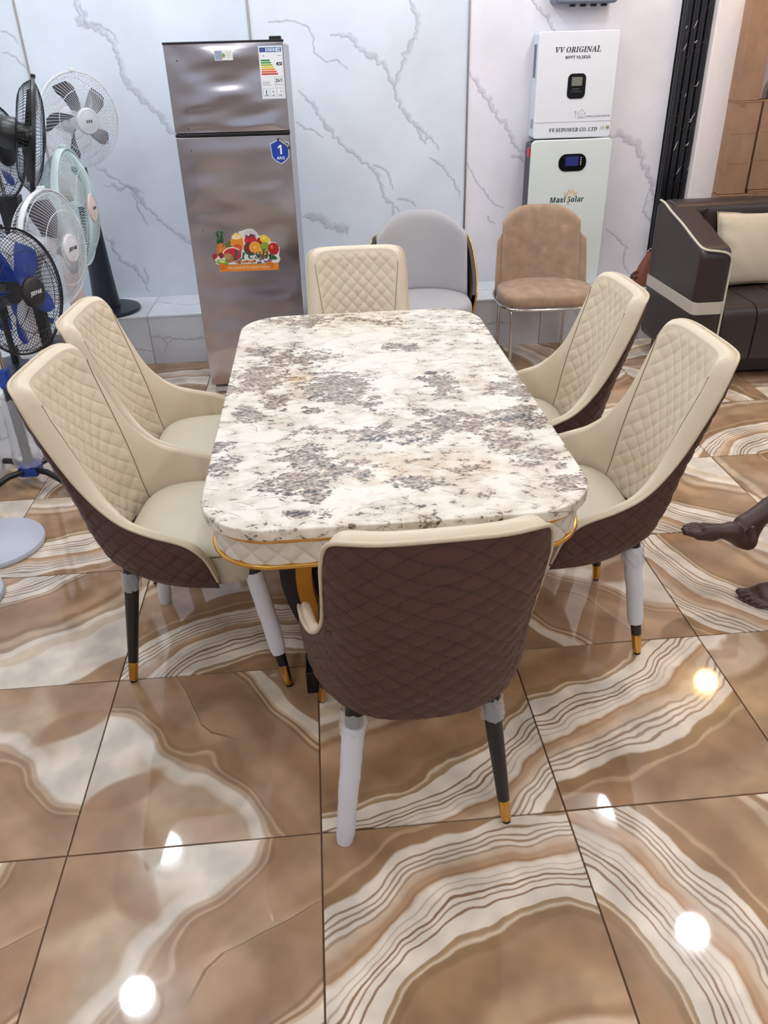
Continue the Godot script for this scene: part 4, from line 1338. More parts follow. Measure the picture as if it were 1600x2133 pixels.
func wall_units() -> void:
	var white := mat(rgb(236, 237, 242), 0.22)
	var dark := mat(rgb(44, 44, 50), 0.4)
	var ink := mat(rgb(38, 34, 40), 0.5)
	var glass := mat(rgb(14, 14, 18), 0.06)
	var t := thing("solar_inverter", "white wall-mounted inverter box with black serif lettering and small display", "inverter", Vector3(2.222, 1.155, -3.755))
	var b := MB.new()
	b.slab(rrect(0.462, 0.543, 0.016, 6), -0.010, 0.0, 0.004, upright(Vector3(0, 0.2715, 0)))
	part("front_panel", b, white, t)
	part("body", box(Vector3(0.456, 0.537, 0.132), 0.012, Vector3(0, 0.2715, -0.077), 3), mat(rgb(214, 222, 232), 0.35), t)
	part("panel_joint", box(Vector3(0.460, 0.0022, 0.002), 0.0004, Vector3(0, 0.086, 0.0), 1), mat(rgb(150, 150, 158), 0.5), t)
	part("side_grille", box(Vector3(0.003, 0.17, 0.05), 0.001, Vector3(-0.229, 0.40, -0.075)), mat(rgb(150, 158, 168), 0.5), t)
	vents(t, Vector3(-0.2305, 0.478, -0.075), 26, 0.0062, Vector3(0.003, 0.0032, 0.044), dark)
	vents(t, Vector3(-0.2285, 0.100, -0.06), 8, 0.0062, Vector3(0.003, 0.0032, 0.05), mat(rgb(130, 136, 146), 0.5))
	var d := MB.new()
	d.slab(rrect(0.106, 0.128, 0.026, 8), 0.0, 0.004, 0.002, upright(Vector3(0.004, 0.270, 0)))
	var dp := part("display", d, glass, t)
	part("screen", box(Vector3(0.062, 0.044, 0.001), 0.0004, Vector3(0.004, 0.294, 0.0044), 1), mat(rgb(120, 122, 112), 0.1), dp)
	for k in 4: part("button", box(Vector3(0.011, 0.008, 0.002), 0.001, Vector3(-0.022 + 0.017 * k, 0.243, 0.0045), 1), mat(rgb(60, 60, 66), 0.3), dp)
	for k in 3: part("indicator", box(Vector3(0.006, 0.004, 0.002), 0.001, Vector3(-0.012 + 0.014 * k, 0.256, 0.0045), 1), mat(rgb(170, 170, 174), 0.3), dp)
	text("lettering", "VV ORIGINAL", 0.027, ink, t, Vector3(-0.004, 0.452, 0.0006), slant(0.2, 1.02), "Droid Serif", 700)
	text("lettering", "®", 0.008, ink, t, Vector3(0.113, 0.467, 0.0006))
	text("lettering", "MPPT 10.3KVA", 0.0155, ink, t, Vector3(-0.002, 0.414, 0.0006), Basis(), "Droid Sans", 700)
	text("lettering", "HYBRID SOLAR INVERTER", 0.0088, mat(rgb(130, 132, 136), 0.5), t, Vector3(0.150, 0.112, 0.0006), Basis(Vector3(0.98, 0, 0), Vector3(0, 1, 0), Vector3(0, 0, 1)), "Droid Sans", 700)
	text("lettering", "VV SUPOWER CO. LTD", 0.020, ink, t, Vector3(0.006, 0.044, 0.0006), slant(0.2, 0.93), "Droid Serif", 700)
	text("lettering", "CE", 0.016, mat(rgb(90, 90, 96), 0.5), t, Vector3(0.181, 0.048, 0.0006))
	var seal := MB.new()
	seal.lathe([Vector2(0.0, 0.001), Vector2(0.0125, 0.001), Vector2(0.0125, 0.0)], 20, Transform3D(Basis(Vector3.RIGHT, PI / 2), Vector3(0.213, 0.050, 0)))
	part("seal_print", seal, mat(rgb(190, 180, 150), 0.5), t)
	text("lettering", "ISO", 0.007, mat(rgb(110, 104, 84), 0.5), t, Vector3(0.213, 0.050, 0.0012), Basis(), "Droid Sans", 700)
	var hs := MB.new()  # house-with-antenna emblem, drawn in thin bars
	for l in [[-0.02, 0.0, -0.02, 0.024], [-0.026, 0.022, 0.0, 0.044], [0.0, 0.044, 0.026, 0.022], [0.02, 0.024, 0.02, 0.0], [-0.02, 0.0, 0.02, 0.0], [-0.036, 0.0, -0.036, 0.036], [-0.044, 0.034, -0.028, 0.034], [-0.042, 0.026, -0.030, 0.026]]:
		hs.tube([Vector3(0.048 + l[0], 0.106 + l[1], 0.0004), Vector3(0.048 + l[2], 0.106 + l[3], 0.0004)], 0.0011, 4)
	for k in 1:
		var ring := []
		for q in 14: ring.append(Vector3(0.048 + cos(TAU * q / 14) * 0.009, 0.117 + sin(TAU * q / 14) * 0.009, 0.0004))
		hs.tube(ring, 0.001, 4, true)
	part("emblem", hs, mat(rgb(150, 152, 152), 0.5), t)

	var w := thing("battery_cabinet", "tall pale battery cabinet with dark sides below the inverter, beside the tan chair", "battery", Vector3(2.215, STEP_H, -3.70))
	var bp := MB.new()
	bp.slab(rrect(0.488, 0.853, 0.030, 8), -0.016, 0.0, 0.006, upright(Vector3(0, 0.4265, 0)))
	part("front_panel", bp, mat(rgb(226, 232, 228), 0.30), w)
	part("body", box(Vector3(0.470, 0.835, 0.150), 0.02, Vector3(-0.006, 0.420, -0.092), 3), mat(rgb(52, 54, 62), 0.4), w)
	part("switch", box(Vector3(0.020, 0.052, 0.045), 0.004, Vector3(-0.240, 0.785, -0.050)), mat(rgb(196, 40, 60), 0.4), w)
	part("side_clip", box(Vector3(0.012, 0.040, 0.02), 0.003, Vector3(0.238, 0.770, -0.022)), mat(rgb(180, 74, 60), 0.4), w)
	part("side_clip", box(Vector3(0.010, 0.050, 0.02), 0.003, Vector3(0.236, 0.690, -0.022)), dark, w)
	var dd := MB.new()
	dd.slab(rrect(0.168, 0.096, 0.044, 10), 0.0, 0.004, 0.002, upright(Vector3(0.010, 0.727, 0)))
	var d2 := part("display", dd, glass, w)
	part("screen", box(Vector3(0.080, 0.052, 0.001), 0.0004, Vector3(0.006, 0.735, 0.0044), 1), mat(rgb(46, 52, 116), 0.12), d2)
	for k in 4: part("button", box(Vector3(0.007, 0.006, 0.002), 0.001, Vector3(0.060, 0.753 - 0.012 * k, 0.0045), 1), mat(rgb(214, 214, 218), 0.3), d2)
	text("lettering", "Maxi", 0.030, mat(rgb(24, 52, 50), 0.5), w, Vector3(-0.060, 0.520, 0.0006), slant(0.12), "Droid Sans", 700)
	text("lettering", "Solar", 0.030, mat(rgb(24, 66, 60), 0.5), w, Vector3(0.050, 0.520, 0.0006), slant(0.12), "Droid Sans", 700)
	var sun := MB.new()
	for k in 9:
		var a := deg_to_rad(12 + k * 19.5)
		var c := Vector3(0.016, 0.534, 0.0008)
		var dir := Vector3(cos(a), sin(a), 0)
		sun.tube([c + dir * 0.020, c + dir * 0.034, c + dir * (0.050 if k % 2 else 0.042)], [0.0006, 0.0024, 0.0004], 6)
	for q in [[0.004, 0.522, 0.004], [-0.006, 0.505, 0.0034], [0.002, 0.494, 0.003]]:
		sun.tube([Vector3(q[0], q[1], 0.0006), Vector3(q[0] + 0.008, q[1] + 0.006, 0.0006)], q[2], 6)
	part("sun_emblem", sun, mat(rgb(228, 166, 40), 0.5), w)

	var u := thing("wall_charger", "dark grey electrical unit on the wall above the white inverter", "charger", Vector3(2.245, 1.825, -3.76))
	var ub := MB.new()
	ub.slab(rrect(0.352, 0.46, 0.022, 6), -0.13, 0.0, 0.010, upright(Vector3(0, 0.23, 0)))
	part("housing", ub, mat(rgb(104, 110, 124), 0.45), u)
	for k in 4: part("cable_gland", box(Vector3(0.030, 0.016, 0.030), 0.004, Vector3(-0.06 + 0.06 * k, -0.005, -0.07)), dark, u)

# ---------------------------------------------------------------- the two visitors' chairs
func pad(b: MB, w: float, plan: Callable, h: float, arch: float, apow: float, thick: float, y0 := 0.0, nr := 26, nc := 34) -> void:
	var sides := [[], []]
	for r in nr + 1:
		var t := float(r) / nr
		var fr := PackedVector3Array()
		var bk := PackedVector3Array()
		for c in nc + 1:
			var s := sin((float(c) / nc - 0.5) * PI)
			var hs := h * (1.0 - arch * pow(absf(s), apow))
			var tt := 1.0 - pow(1.0 - t, 1.6)
			var e := pow(1.0 - pow(absf(s), 8.0), 0.5) * pow(1.0 - pow(absf(2.0 * tt - 1.0), 10.0), 0.5)
			var p: Vector2 = plan.call(s, tt)
			var y := y0 + hs * tt
			fr.append(Vector3(p.x * w / 2, y, p.y + thick / 2 * e))
			bk.append(Vector3(p.x * w / 2, y, p.y - thick / 2 * e))
		sides[0].append(fr); sides[1].append(bk)
	b.grid(sides[0])
	b.grid(sides[1], [], false, true)

func dome_seat(b: MB, w: float, d: float, y0: float, y1: float, n := 3.2, c := Vector3.ZERO, rear := 1.0) -> void:
	var rows := []
	var prof := [[y0, 0.0], [y0, 0.93], [lerpf(y0, y1, 0.06), 0.98], [lerpf(y0, y1, 0.3), 1.0], [lerpf(y0, y1, 0.55), 1.0], [lerpf(y0, y1, 0.74), 0.985], [lerpf(y0, y1, 0.86), 0.95], [lerpf(y0, y1, 0.94), 0.86], [lerpf(y0, y1, 0.98), 0.65], [y1, 0.35], [y1 + 0.002, 0.0]]
	for p in prof:
		var row := PackedVector3Array()
		for i in 64:
			var a := TAU * i / 64
			var x := w / 2 * signf(cos(a)) * pow(absf(cos(a)), 2.0 / n)
			var z := d / 2 * signf(sin(a)) * pow(absf(sin(a)), 2.0 / n)
			if z < 0: x *= lerpf(1.0, rear, -z / (d / 2))
			row.append(c + Vector3(x * p[1], p[0], z * p[1]))
		rows.append(row)
	b.grid(rows, [], true, true)

func grey_chair() -> void:
	var fab := mat(rgb(172, 170, 172), 0.85)
	var img := Image.create(128, 128, false, Image.FORMAT_RGB8)
	var rng := RandomNumberGenerator.new()
	rng.seed = 31
	for y in 128:
		for x in 128:
			var g := 0.92 + 0.10 * rng.randf() + 0.05 * (sin(x * 1.57) * sin(y * 1.57))
			img.set_pixel(x, y, Color(0.70 * g, 0.69 * g, 0.70 * g))
	fab.albedo_color = Color.WHITE
	fab.albedo_texture = ImageTexture.create_from_image(img)
	fab.uv1_triplanar = true
	fab.uv1_scale = Vector3.ONE * 6
	fab.rim_enabled = true
	fab.rim = 0.3
	var dk := mat(rgb(56, 46, 46), 0.5)
	var t := thing("armchair", "pale grey fabric armchair with dark wrap-around sides, behind the far dining chair", "armchair", Vector3(1.25, 0, -3.04))
	var bk := MB.new()
	pad(bk, 0.50, func(s, tt): return Vector2(s, -0.20 + 0.16 * pow(absf(s), 2.4) - 0.07 * tt), 0.445, 0.24, 2.8, 0.09, 0.42)
	part("backrest", bk, fab, t)
	var st := MB.new()
	dome_seat(st, 0.52, 0.50, 0.33, 0.455, 3.0, Vector3(0, 0, -0.015), 0.94)
	part("seat", st, fab, t)
	var sh := MB.new()
	var rows := []
	var rim := []
	for r in 2:
		for side in 1:
			pass
	for k in 15:
		var row := PackedVector3Array()
		for c in 49:
			var a := lerpf(-1.0, 1.0, c / 48.0)
			var th := a * PI * 0.60
			var ex := pow(absf(a), 1.7)
			var top := lerpf(0.74, 0.46, smoothstep(0.55, 1.0, absf(a)))
			var v := k / 14.0
			var y := lerpf(0.29, top, v)
			var rr := 0.305 - 0.03 * (1.0 - v)
			row.append(Vector3(sin(th) * rr * 0.97, y, -0.03 - cos(th) * rr * (1.0 if cos(th) > 0 else 0.9) - 0.05 * v * maxf(0.0, cos(th))))
			if k == 14: rim.append(row[-1])
		rows.append(row)
	sh.grid(rows, [], false, true)
	var inn := []
	for row in rows:
		var q := PackedVector3Array()
		for p in row: q.append(Vector3(p.x * 0.92, p.y, (p.z + 0.03) * 0.92 - 0.03))
		inn.append(q)
	sh.grid(inn)
	sh.grid([rows[-1], inn[-1]], [], false, true)
	part("wrap_shell", sh, dk, t)
	var gl := MB.new()
	for side in [0, 48]:
		var path := []
		for k in 15: path.append(rows[k][side])
		gl.tube(path, 0.006, 8)
	gl.tube(rim, 0.004, 6)
	part("gold_edging", gl, M.gold, t)
	for x: float in [-0.2, 0.2]:
		for z: float in [-0.22, 0.18]:
			var l := MB.new()
			l.tube([Vector3(x * 1.1, 0, z * 1.1), Vector3(x, 0.34, z)], [0.011, 0.018], 12)
			part("leg", l, M.black, t)

func tan_chair() -> void:
	var img := Image.create(256, 256, false, Image.FORMAT_RGB8)
	var n1 := noise_img(256, 256, 0.020, 41, 5, FastNoiseLite.TYPE_SIMPLEX_SMOOTH, 1.0, 1.0, 30.0)
	var n2 := noise_img(256, 256, 0.012, 42, 5, FastNoiseLite.TYPE_SIMPLEX_SMOOTH, 1.0, 1.0, 60.0)
	for y in 256:
		for x in 256:
			var k := y * 256 + x
			var g := 0.94 + (n1[k] - 128) * 0.0008 + maxf(0.0, (n2[k] - 170) * 0.002)
			img.set_pixel(x, y, Color(0.66 * g, 0.545 * g, 0.45 * g))
	var suede := textured(img, 0.8)
	suede.uv1_triplanar = true
	suede.uv1_scale = Vector3.ONE * 2.2
	suede.rim_enabled = true
	suede.rim = 0.4
	suede.rim_tint = 0.6
	var t := thing("side_chair", "tan suede chair with thin chrome legs in front of the battery cabinet", "chair", Vector3(1.945, 0, -3.17), deg_to_rad(-3))
	var bk := MB.new()
	pad(bk, 0.46, func(s, tt): return Vector2(s * (1.0 - 0.04 * tt), -0.155 + 0.10 * pow(absf(s), 2.5) - 0.06 * tt), 0.455, 0.17, 3.6, 0.06, 0.40)
	part("backrest", bk, suede, t)
	var ob := MB.new()
	pad(ob, 0.535, func(s, tt): return Vector2(s * (1.0 - 0.05 * tt), -0.185 + 0.165 * pow(absf(s), 2.2) - 0.06 * tt), 0.36, 0.16, 5.0, 0.045, 0.385)
	part("outer_back", ob, suede, t)
	var st := MB.new()
	dome_seat(st, 0.545, 0.49, 0.385, 0.463, 3.6, Vector3(0.01, 0, 0.01), 0.84)
	part("seat", st, suede, t)
	var fr := MB.new()
	var ring := []
	for i in 40:
		var a := TAU * i / 40
		ring.append(Vector3(0.262 * signf(cos(a)) * pow(absf(cos(a)), 0.5), 0.380, 0.01 + 0.248 * signf(sin(a)) * pow(absf(sin(a)), 0.5)))
	fr.tube(ring, 0.007, 8, true)
	part("chrome_frame", fr, M.chrome, t)
	for x: float in [-1.0, 1.0]:
		for z: float in [-1.0, 1.0]:
			var l := MB.new()
			l.tube([Vector3(x * 0.20, 0.0, z * 0.235 + 0.0), Vector3(x * 0.205, 0.33, z * 0.215), Vector3(x * 0.208, 0.365, z * 0.205), Vector3(x * 0.20, 0.378, z * 0.19)], 0.0085, 10)
			part("leg", l, M.chrome, t)

# ---------------------------------------------------------------- sofa and what stands behind it
func side_profile(pts: Array) -> PackedVector2Array:
	var o := PackedVector2Array()
	for p in pts: o.append(Vector2(p[0], p[1]))
	return o

# a transform for a slab whose outline is given as (z, y): the slab's thickness runs along x
func sideways(at: Vector3) -> Transform3D:
	return Transform3D(Basis(Vector3(0, 0, 1), Vector3(1, 0, 0), Vector3(0, 1, 0)), at)

func rounded(pts: Array, rad: Array, s := 6) -> PackedVector2Array:  # polygon with rounded corners
	var o := PackedVector2Array()
	var n := pts.size()
	for i in n:
		var p: Vector2 = pts[i]
		var a: Vector2 = (pts[(i - 1 + n) % n] - p)
		var b: Vector2 = (pts[(i + 1) % n] - p)
		var r: float = minf(rad[i], minf(a.length(), b.length()) * 0.48)
		for k in s + 1:
			var t := float(k) / s
			var p0 := p + a.normalized() * r
			var p2 := p + b.normalized() * r
			o.append(p0.lerp(p, t).lerp(p.lerp(p2, t), t))
	return o

func sofa() -> void:
	var lea := with_normal(mat(rgb(44, 31, 32), 0.40), noise_tex(0.08, 13, 3.0), 0.15, Vector3.ONE * 6)
	var band := with_normal(mat(rgb(190, 182, 170), 0.42), noise_tex(0.08, 13, 3.0), 0.12, Vector3.ONE * 6)
	var pip := mat(rgb(206, 196, 176), 0.5)
	var t := thing("sofa", "dark brown leather sofa with cream piping and a cream band round its arm", "sofa", Vector3(2.62, 0, -2.66))
	# arm: local x 0 is the outer face, z 0 the front
	var arm := MB.new()
	var ap := rounded([Vector2(-0.66, 0.10), Vector2(-0.004, 0.10), Vector2(-0.0, 0.720), Vector2(-0.13, 0.745), Vector2(-0.53, 0.862), Vector2(-0.66, 0.862)], [0.05, 0.05, 0.06, 0.08, 0.12, 0.06])
	arm.slab(ap, 0.0, 0.165, 0.030, sideways(Vector3.ZERO), 5)
	part("arm", arm, lea, t)
	var arm2 := MB.new()
	arm2.slab(ap, 1.90, 2.065, 0.030, sideways(Vector3.ZERO), 5)
	part("arm", arm2, lea, t)
	var bd := MB.new()
	bd.slab(rrect(0.170, 0.668, 0.031, 8), 0.388, 0.452, 0.002, Transform3D(Basis(), Vector3(0.0825, 0, -0.331)))
	part("cream_band", bd, band, t)
	var back := MB.new()
	back.slab(rounded([Vector2(-0.66, 0.10), Vector2(-0.44, 0.10), Vector2(-0.47, 0.868), Vector2(-0.66, 0.868)], [0.04, 0.04, 0.07, 0.06]), 0.03, 2.03, 0.025, sideways(Vector3.ZERO), 4)
	part("backrest", back, lea, t)
	# curved inner corner between arm and backrest
	var cor := MB.new()
	var rows := []
	for k in 12:
		var y := lerpf(0.40, 0.835, k / 11.0)
		var row := PackedVector3Array()
		for c in 12:
			var a := PI / 2 * c / 11.0
			row.append(Vector3(0.15 + 0.16 * (1.0 - sin(a)), y, -0.50 + 0.16 * (1.0 - cos(a))))
		rows.append(row)
	cor.grid(rows, [], false, true)
	part("corner_pad", cor, lea, t)
	for k in 9:
		var sp := MB.new()
		sp.slab(rounded([Vector2(-0.56, 0.12), Vector2(-0.006, 0.12), Vector2(0.004, 0.418), Vector2(-0.56, 0.425)], [0.01, 0.02, 0.085, 0.02], 8), 0.0, 0.189, 0.009, sideways(Vector3(0.172 + 0.1915 * k, 0, 0)), 4)
		part("seat_panel", sp, lea, t)
	part("base", box(Vector3(1.86, 0.10, 0.52), 0.01, Vector3(1.03, 0.07, -0.36)), M.black, t)
	for k in 4:
		part("sofa_foot", box(Vector3(0.05, 0.10, 0.05), 0.006, Vector3(0.09 if k % 2 == 0 else 1.97, 0.05, -0.06 if k < 2 else -0.58)), M.black, t)
	# piping: down the outer top edge, across the front and down the inner front edge
	var p1 := []
	for q in [[0.012, 0.862, -0.64], [0.006, 0.858, -0.56], [0.004, 0.832, -0.46], [0.004, 0.795, -0.30], [0.004, 0.758, -0.17], [0.006, 0.735, -0.09], [0.012, 0.722, -0.045], [0.030, 0.716, -0.012], [0.07, 0.712, -0.004], [0.115, 0.704, -0.003], [0.145, 0.690, -0.004], [0.160, 0.665, -0.010], [0.164, 0.60, -0.012], [0.164, 0.40, -0.010], [0.164, 0.20, -0.010], [0.164, 0.11, -0.010]]:
		p1.append(Vector3(q[0], q[1], q[2]))
	var c3 := Curve3D.new()
	for i in p1.size():
		var tan: Vector3 = (p1[mini(i + 1, p1.size() - 1)] - p1[maxi(i - 1, 0)]) / 6.0
		c3.add_point(p1[i], -tan, tan)
	var pt := MB.new()
	pt.tube(Array(c3.tessellate_even_length(4, 0.012)), 0.0062, 8)
	part("piping", pt, pip, t)
	# cushion
	var cu := thing("cushion", "plump cream cushion leaning in the corner of the brown sofa", "cushion", Vector3(3.10, 0.425, -3.075), deg_to_rad(4))
	var cb := MB.new()
	var fr := []
	var bk := []
	for r in 33:
		var f := PackedVector3Array()
		var g := PackedVector3Array()
		for c in 33:
			var u := c / 16.0 - 1.0
			var v := r / 16.0 - 1.0
			var th := 0.062 * pow(maxf(0.0, (1.0 - u * u) * (1.0 - v * v)), 0.42)
			var wr := 0.0035 * sin(u * 9.0 + v * 4.0) * (1.0 - absf(v)) + 0.004 * sin(v * 13.0 + u * 3.0) * smoothstep(0.3, 1.0, -u)
			var pin := 1.0 - 0.06 * (1.0 - v * v) * u * u
			var pin2 := 1.0 - 0.06 * (1.0 - u * u) * v * v
			var x := 0.205 * u * pin
			var y := 0.195 + 0.195 * v * pin2
			f.append(Vector3(x, y, th + wr * minf(1.0, th * 30) - 0.22 * (y - 0.1)))
			g.append(Vector3(x, y, -th - 0.22 * (y - 0.1)))
		fr.append(f); bk.append(g)
	cb.grid(fr)
	cb.grid(bk, [], false, true)
	part("cover", cb, with_normal(mat(rgb(208, 192, 168), 0.6), noise_tex(0.03, 15, 5.0), 0.35, Vector3.ONE * 5), cu)
	var pe := MB.new()
	var path := []
	for e in 4:
		for k in 16:
			path.append([fr[0][k * 2], fr[k * 2][32], fr[32][32 - k * 2], fr[32 - k * 2][0]][e])
	pe.tube(path, 0.004, 6, true)
	part("piping", pe, mat(rgb(186, 168, 140), 0.6), cu)

func carton(called: String, label: String, size: Vector3, at: Vector3, m: Material, tape: Material, flap := true) -> Node3D:
	var t := thing(called, label, "box", at)
	part("body", box(size, 0.004, Vector3(0, size.y / 2, 0)), m, t)
	if flap:
		part("lid_edge", box(Vector3(size.x + 0.005, 0.006, size.z + 0.005), 0.002, Vector3(0, size.y - 0.002, 0)), m, t)
		part("tape", box(Vector3(size.x * 0.24, 0.022, 0.0016), 0.0006, Vector3(-size.x * 0.22, size.y - 0.016, size.z / 2 + 0.0008), 1), tape, t)
		part("fold_line", box(Vector3(size.x * 0.96, 0.0016, 0.001), 0.0004, Vector3(0, size.y * 0.66, size.z / 2 + 0.0003), 1), mat(rgb(116, 88, 66), 0.9), t)
		part("fold_line", box(Vector3(size.x * 0.9, 0.0016, 0.001), 0.0004, Vector3(0, size.y * 0.34, size.z / 2 + 0.0003), 1), mat(rgb(116, 88, 66), 0.9), t)
	return t

func cartons() -> void:
	var n1 := noise_img(128, 128, 0.02, 61, 4)
	var img := Image.create(128, 128, false, Image.FORMAT_RGB8)
	for y in 128:
		for x in 128:
			var g := 0.95 + (n1[y * 128 + x] - 128) * 0.0006 + 0.012 * (x % 2)
			img.set_pixel(x, y, Color(0.635 * g, 0.49 * g, 0.385 * g))
	var kraft := textured(img, 0.8)
	kraft.uv1_triplanar = true
	kraft.uv1_scale = Vector3.ONE * 2
	var tape := mat(rgb(150, 108, 76), 0.3)
	carton("carton", "tall brown carton with a crumpled lower end, topmost beside the white pillar", Vector3(0.150, 0.52, 0.17), Vector3(3.245, 1.322, -3.80), kraft, tape, false)
	carton("carton", "tall brown carton standing right of the white pillar under the crumpled one", Vector3(0.165, 0.508, 0.185), Vector3(3.255, 0.812, -3.80), kraft, tape)
	carton("carton", "lowest carton right of the white pillar, its top just above the sofa back", Vector3(0.18, 0.506, 0.20), Vector3(3.262, STEP_H + 0.002, -3.79), kraft, tape)
	carton("carton", "brown carton with a lid flap at the right edge of the photo", Vector3(0.165, 0.49, 0.17), Vector3(3.435, 0.832, -3.79), kraft, tape)
	carton("carton", "low carton under the lidded one, just above the sofa back", Vector3(0.16, 0.526, 0.18), Vector3(3.439, STEP_H + 0.002, -3.79), kraft, tape)
	# printed appliance cartons, partly seen at the right edge
	var g := Image.create(256, 512, false, Image.FORMAT_RGB8)
	g.fill(rgb(72, 66, 64))
	g.fill_rect(Rect2i(0, 120, 256, 130), rgb(44, 92, 60))
	g.fill_rect(Rect2i(0, 116, 256, 5), rgb(206, 214, 206)); g.fill_rect(Rect2i(0, 250, 256, 262), rgb(176, 160, 166))
	var rng := RandomNumberGenerator.new()
	rng.seed = 17
	for k in 22: disc(g, rng.randf() * 256, 470 + rng.randf_range(-30, 40), rng.randf_range(8, 20), rng.randf_range(20, 70), [rgb(96, 84, 84), rgb(120, 104, 104), rgb(70, 62, 62)][k % 3])
	for q in 120: disc(g, 60 + 30 * sin(q / 120.0 * 1.5), 150 + q * 2.8, 2.5, 3, rgb(216, 210, 210))
	var pm := textured(g, 0.4)
	var t := thing("printed_carton", "dark green printed carton behind the upper brown cartons, at the right edge", "box", Vector3(3.47, 1.325, -3.845))
	part("body", box(Vector3(0.26, 0.50, 0.09), 0.004, Vector3(0, 0.25, 0)), mat(rgb(72, 66, 64), 0.5), t)
	var fr := part("printed_face", sheet(0.258, 0.496, 0.0006), pm, t, Vector3(0, 0.25, 0.0452))
	text("lettering", "EAGLE FRESCO", 0.018, mat(rgb(170, 180, 165), 0.5), fr, Vector3(0.01, 0.05, 0.0008), Basis(), "Droid Sans", 700, 0.0004)
	var g2 := Image.create(256, 512, false, Image.FORMAT_RGB8)
	g2.fill(rgb(206, 204, 212))
	for k in 160: disc(g2, rng.randf() * 256, 60 + rng.randf_range(-60, 90), rng.randf_range(4, 16), rng.randf_range(4, 12), [rgb(70, 110, 50), rgb(120, 150, 70), rgb(40, 62, 40), rgb(190, 206, 190)][k % 4])
	for k in 60: disc(g2, rng.randf() * 256, 160 + rng.randf_range(-24, 40), rng.randf_range(4, 12), 3, [rgb(60, 80, 84), rgb(226, 230, 236), rgb(120, 140, 150)][k % 3])
	g2.fill_rect(Rect2i(0, 232, 256, 24), rgb(42, 122, 72)); g2.fill_rect(Rect2i(0, 256, 256, 5), rgb(20, 60, 36))
	g2.fill_rect(Rect2i(0, 262, 256, 100), rgb(30, 124, 68)); g2.fill_rect(Rect2i(0, 362, 256, 8), rgb(230, 232, 236))
	for k in 40: disc(g2, rng.randf() * 256, 440 + rng.randf_range(-12, 40), rng.randf_range(8, 24), rng.randf_range(6, 16), [rgb(36, 40, 40), rgb(70, 76, 70), rgb(52, 50, 56)][k % 3])
	var t2 := thing("printed_carton", "white and green printed carton lettered FRESC, cut off by the right edge", "box", Vector3(3.70, 0.80, -3.83))
	part("body", box(Vector3(0.34, 0.52, 0.12), 0.004, Vector3(0, 0.26, 0)), mat(rgb(206, 204, 212), 0.5), t2)
	var f2 := part("printed_face", sheet(0.338, 0.516, 0.0006), textured(g2, 0.4), t2, Vector3(0, 0.26, 0.0602))
	text("lettering", "FRESCO", 0.042, mat(Color(0.95, 0.96, 0.95), 0.5), f2, Vector3(0.022, -0.054, 0.0008), slant(0.16, 0.92), "Droid Sans", 700, 0.0004)
	var t3 := thing("printed_carton", "plain carton under the white and green printed one", "box", Vector3(3.71, STEP_H + 0.002, -3.83))
	part("body", box(Vector3(0.36, 0.494, 0.13), 0.004, Vector3(0, 0.247, 0)), kraft, t3)

# ---------------------------------------------------------------- fans
func frame(dir: Vector3) -> Basis:
	var z := dir.normalized()
	var x := Vector3.UP.cross(z).normalized()
	return Basis(x, z.cross(x), z)

func guard(r0: float, z0: float, R: float, z1: float, n: int, wire: float, bulge: float, rings: Array, curl := 0.0) -> MB:
	var b := MB.new()
	for k in n:
		var a := TAU * k / n
		var path := []
		for s in 8:
			var t := s / 7.0
			var r := lerpf(r0, R, t)
			var z := lerpf(z0, z1, pow(t, bulge))
			var aa := a + curl * t
			path.append(Vector3(cos(aa) * r, sin(aa) * r, z))
		b.tube(path, wire, 3, false, false)
	for q in rings:
		var t: float = q[0]
		var r := lerpf(r0, R, t)
		var z := lerpf(z0, z1, pow(t, bulge))
		var ring := []
		for k in 48: ring.append(Vector3(cos(TAU * k / 48) * r, sin(TAU * k / 48) * r, z))
		b.tube(ring, q[1], 5, true)
	return b

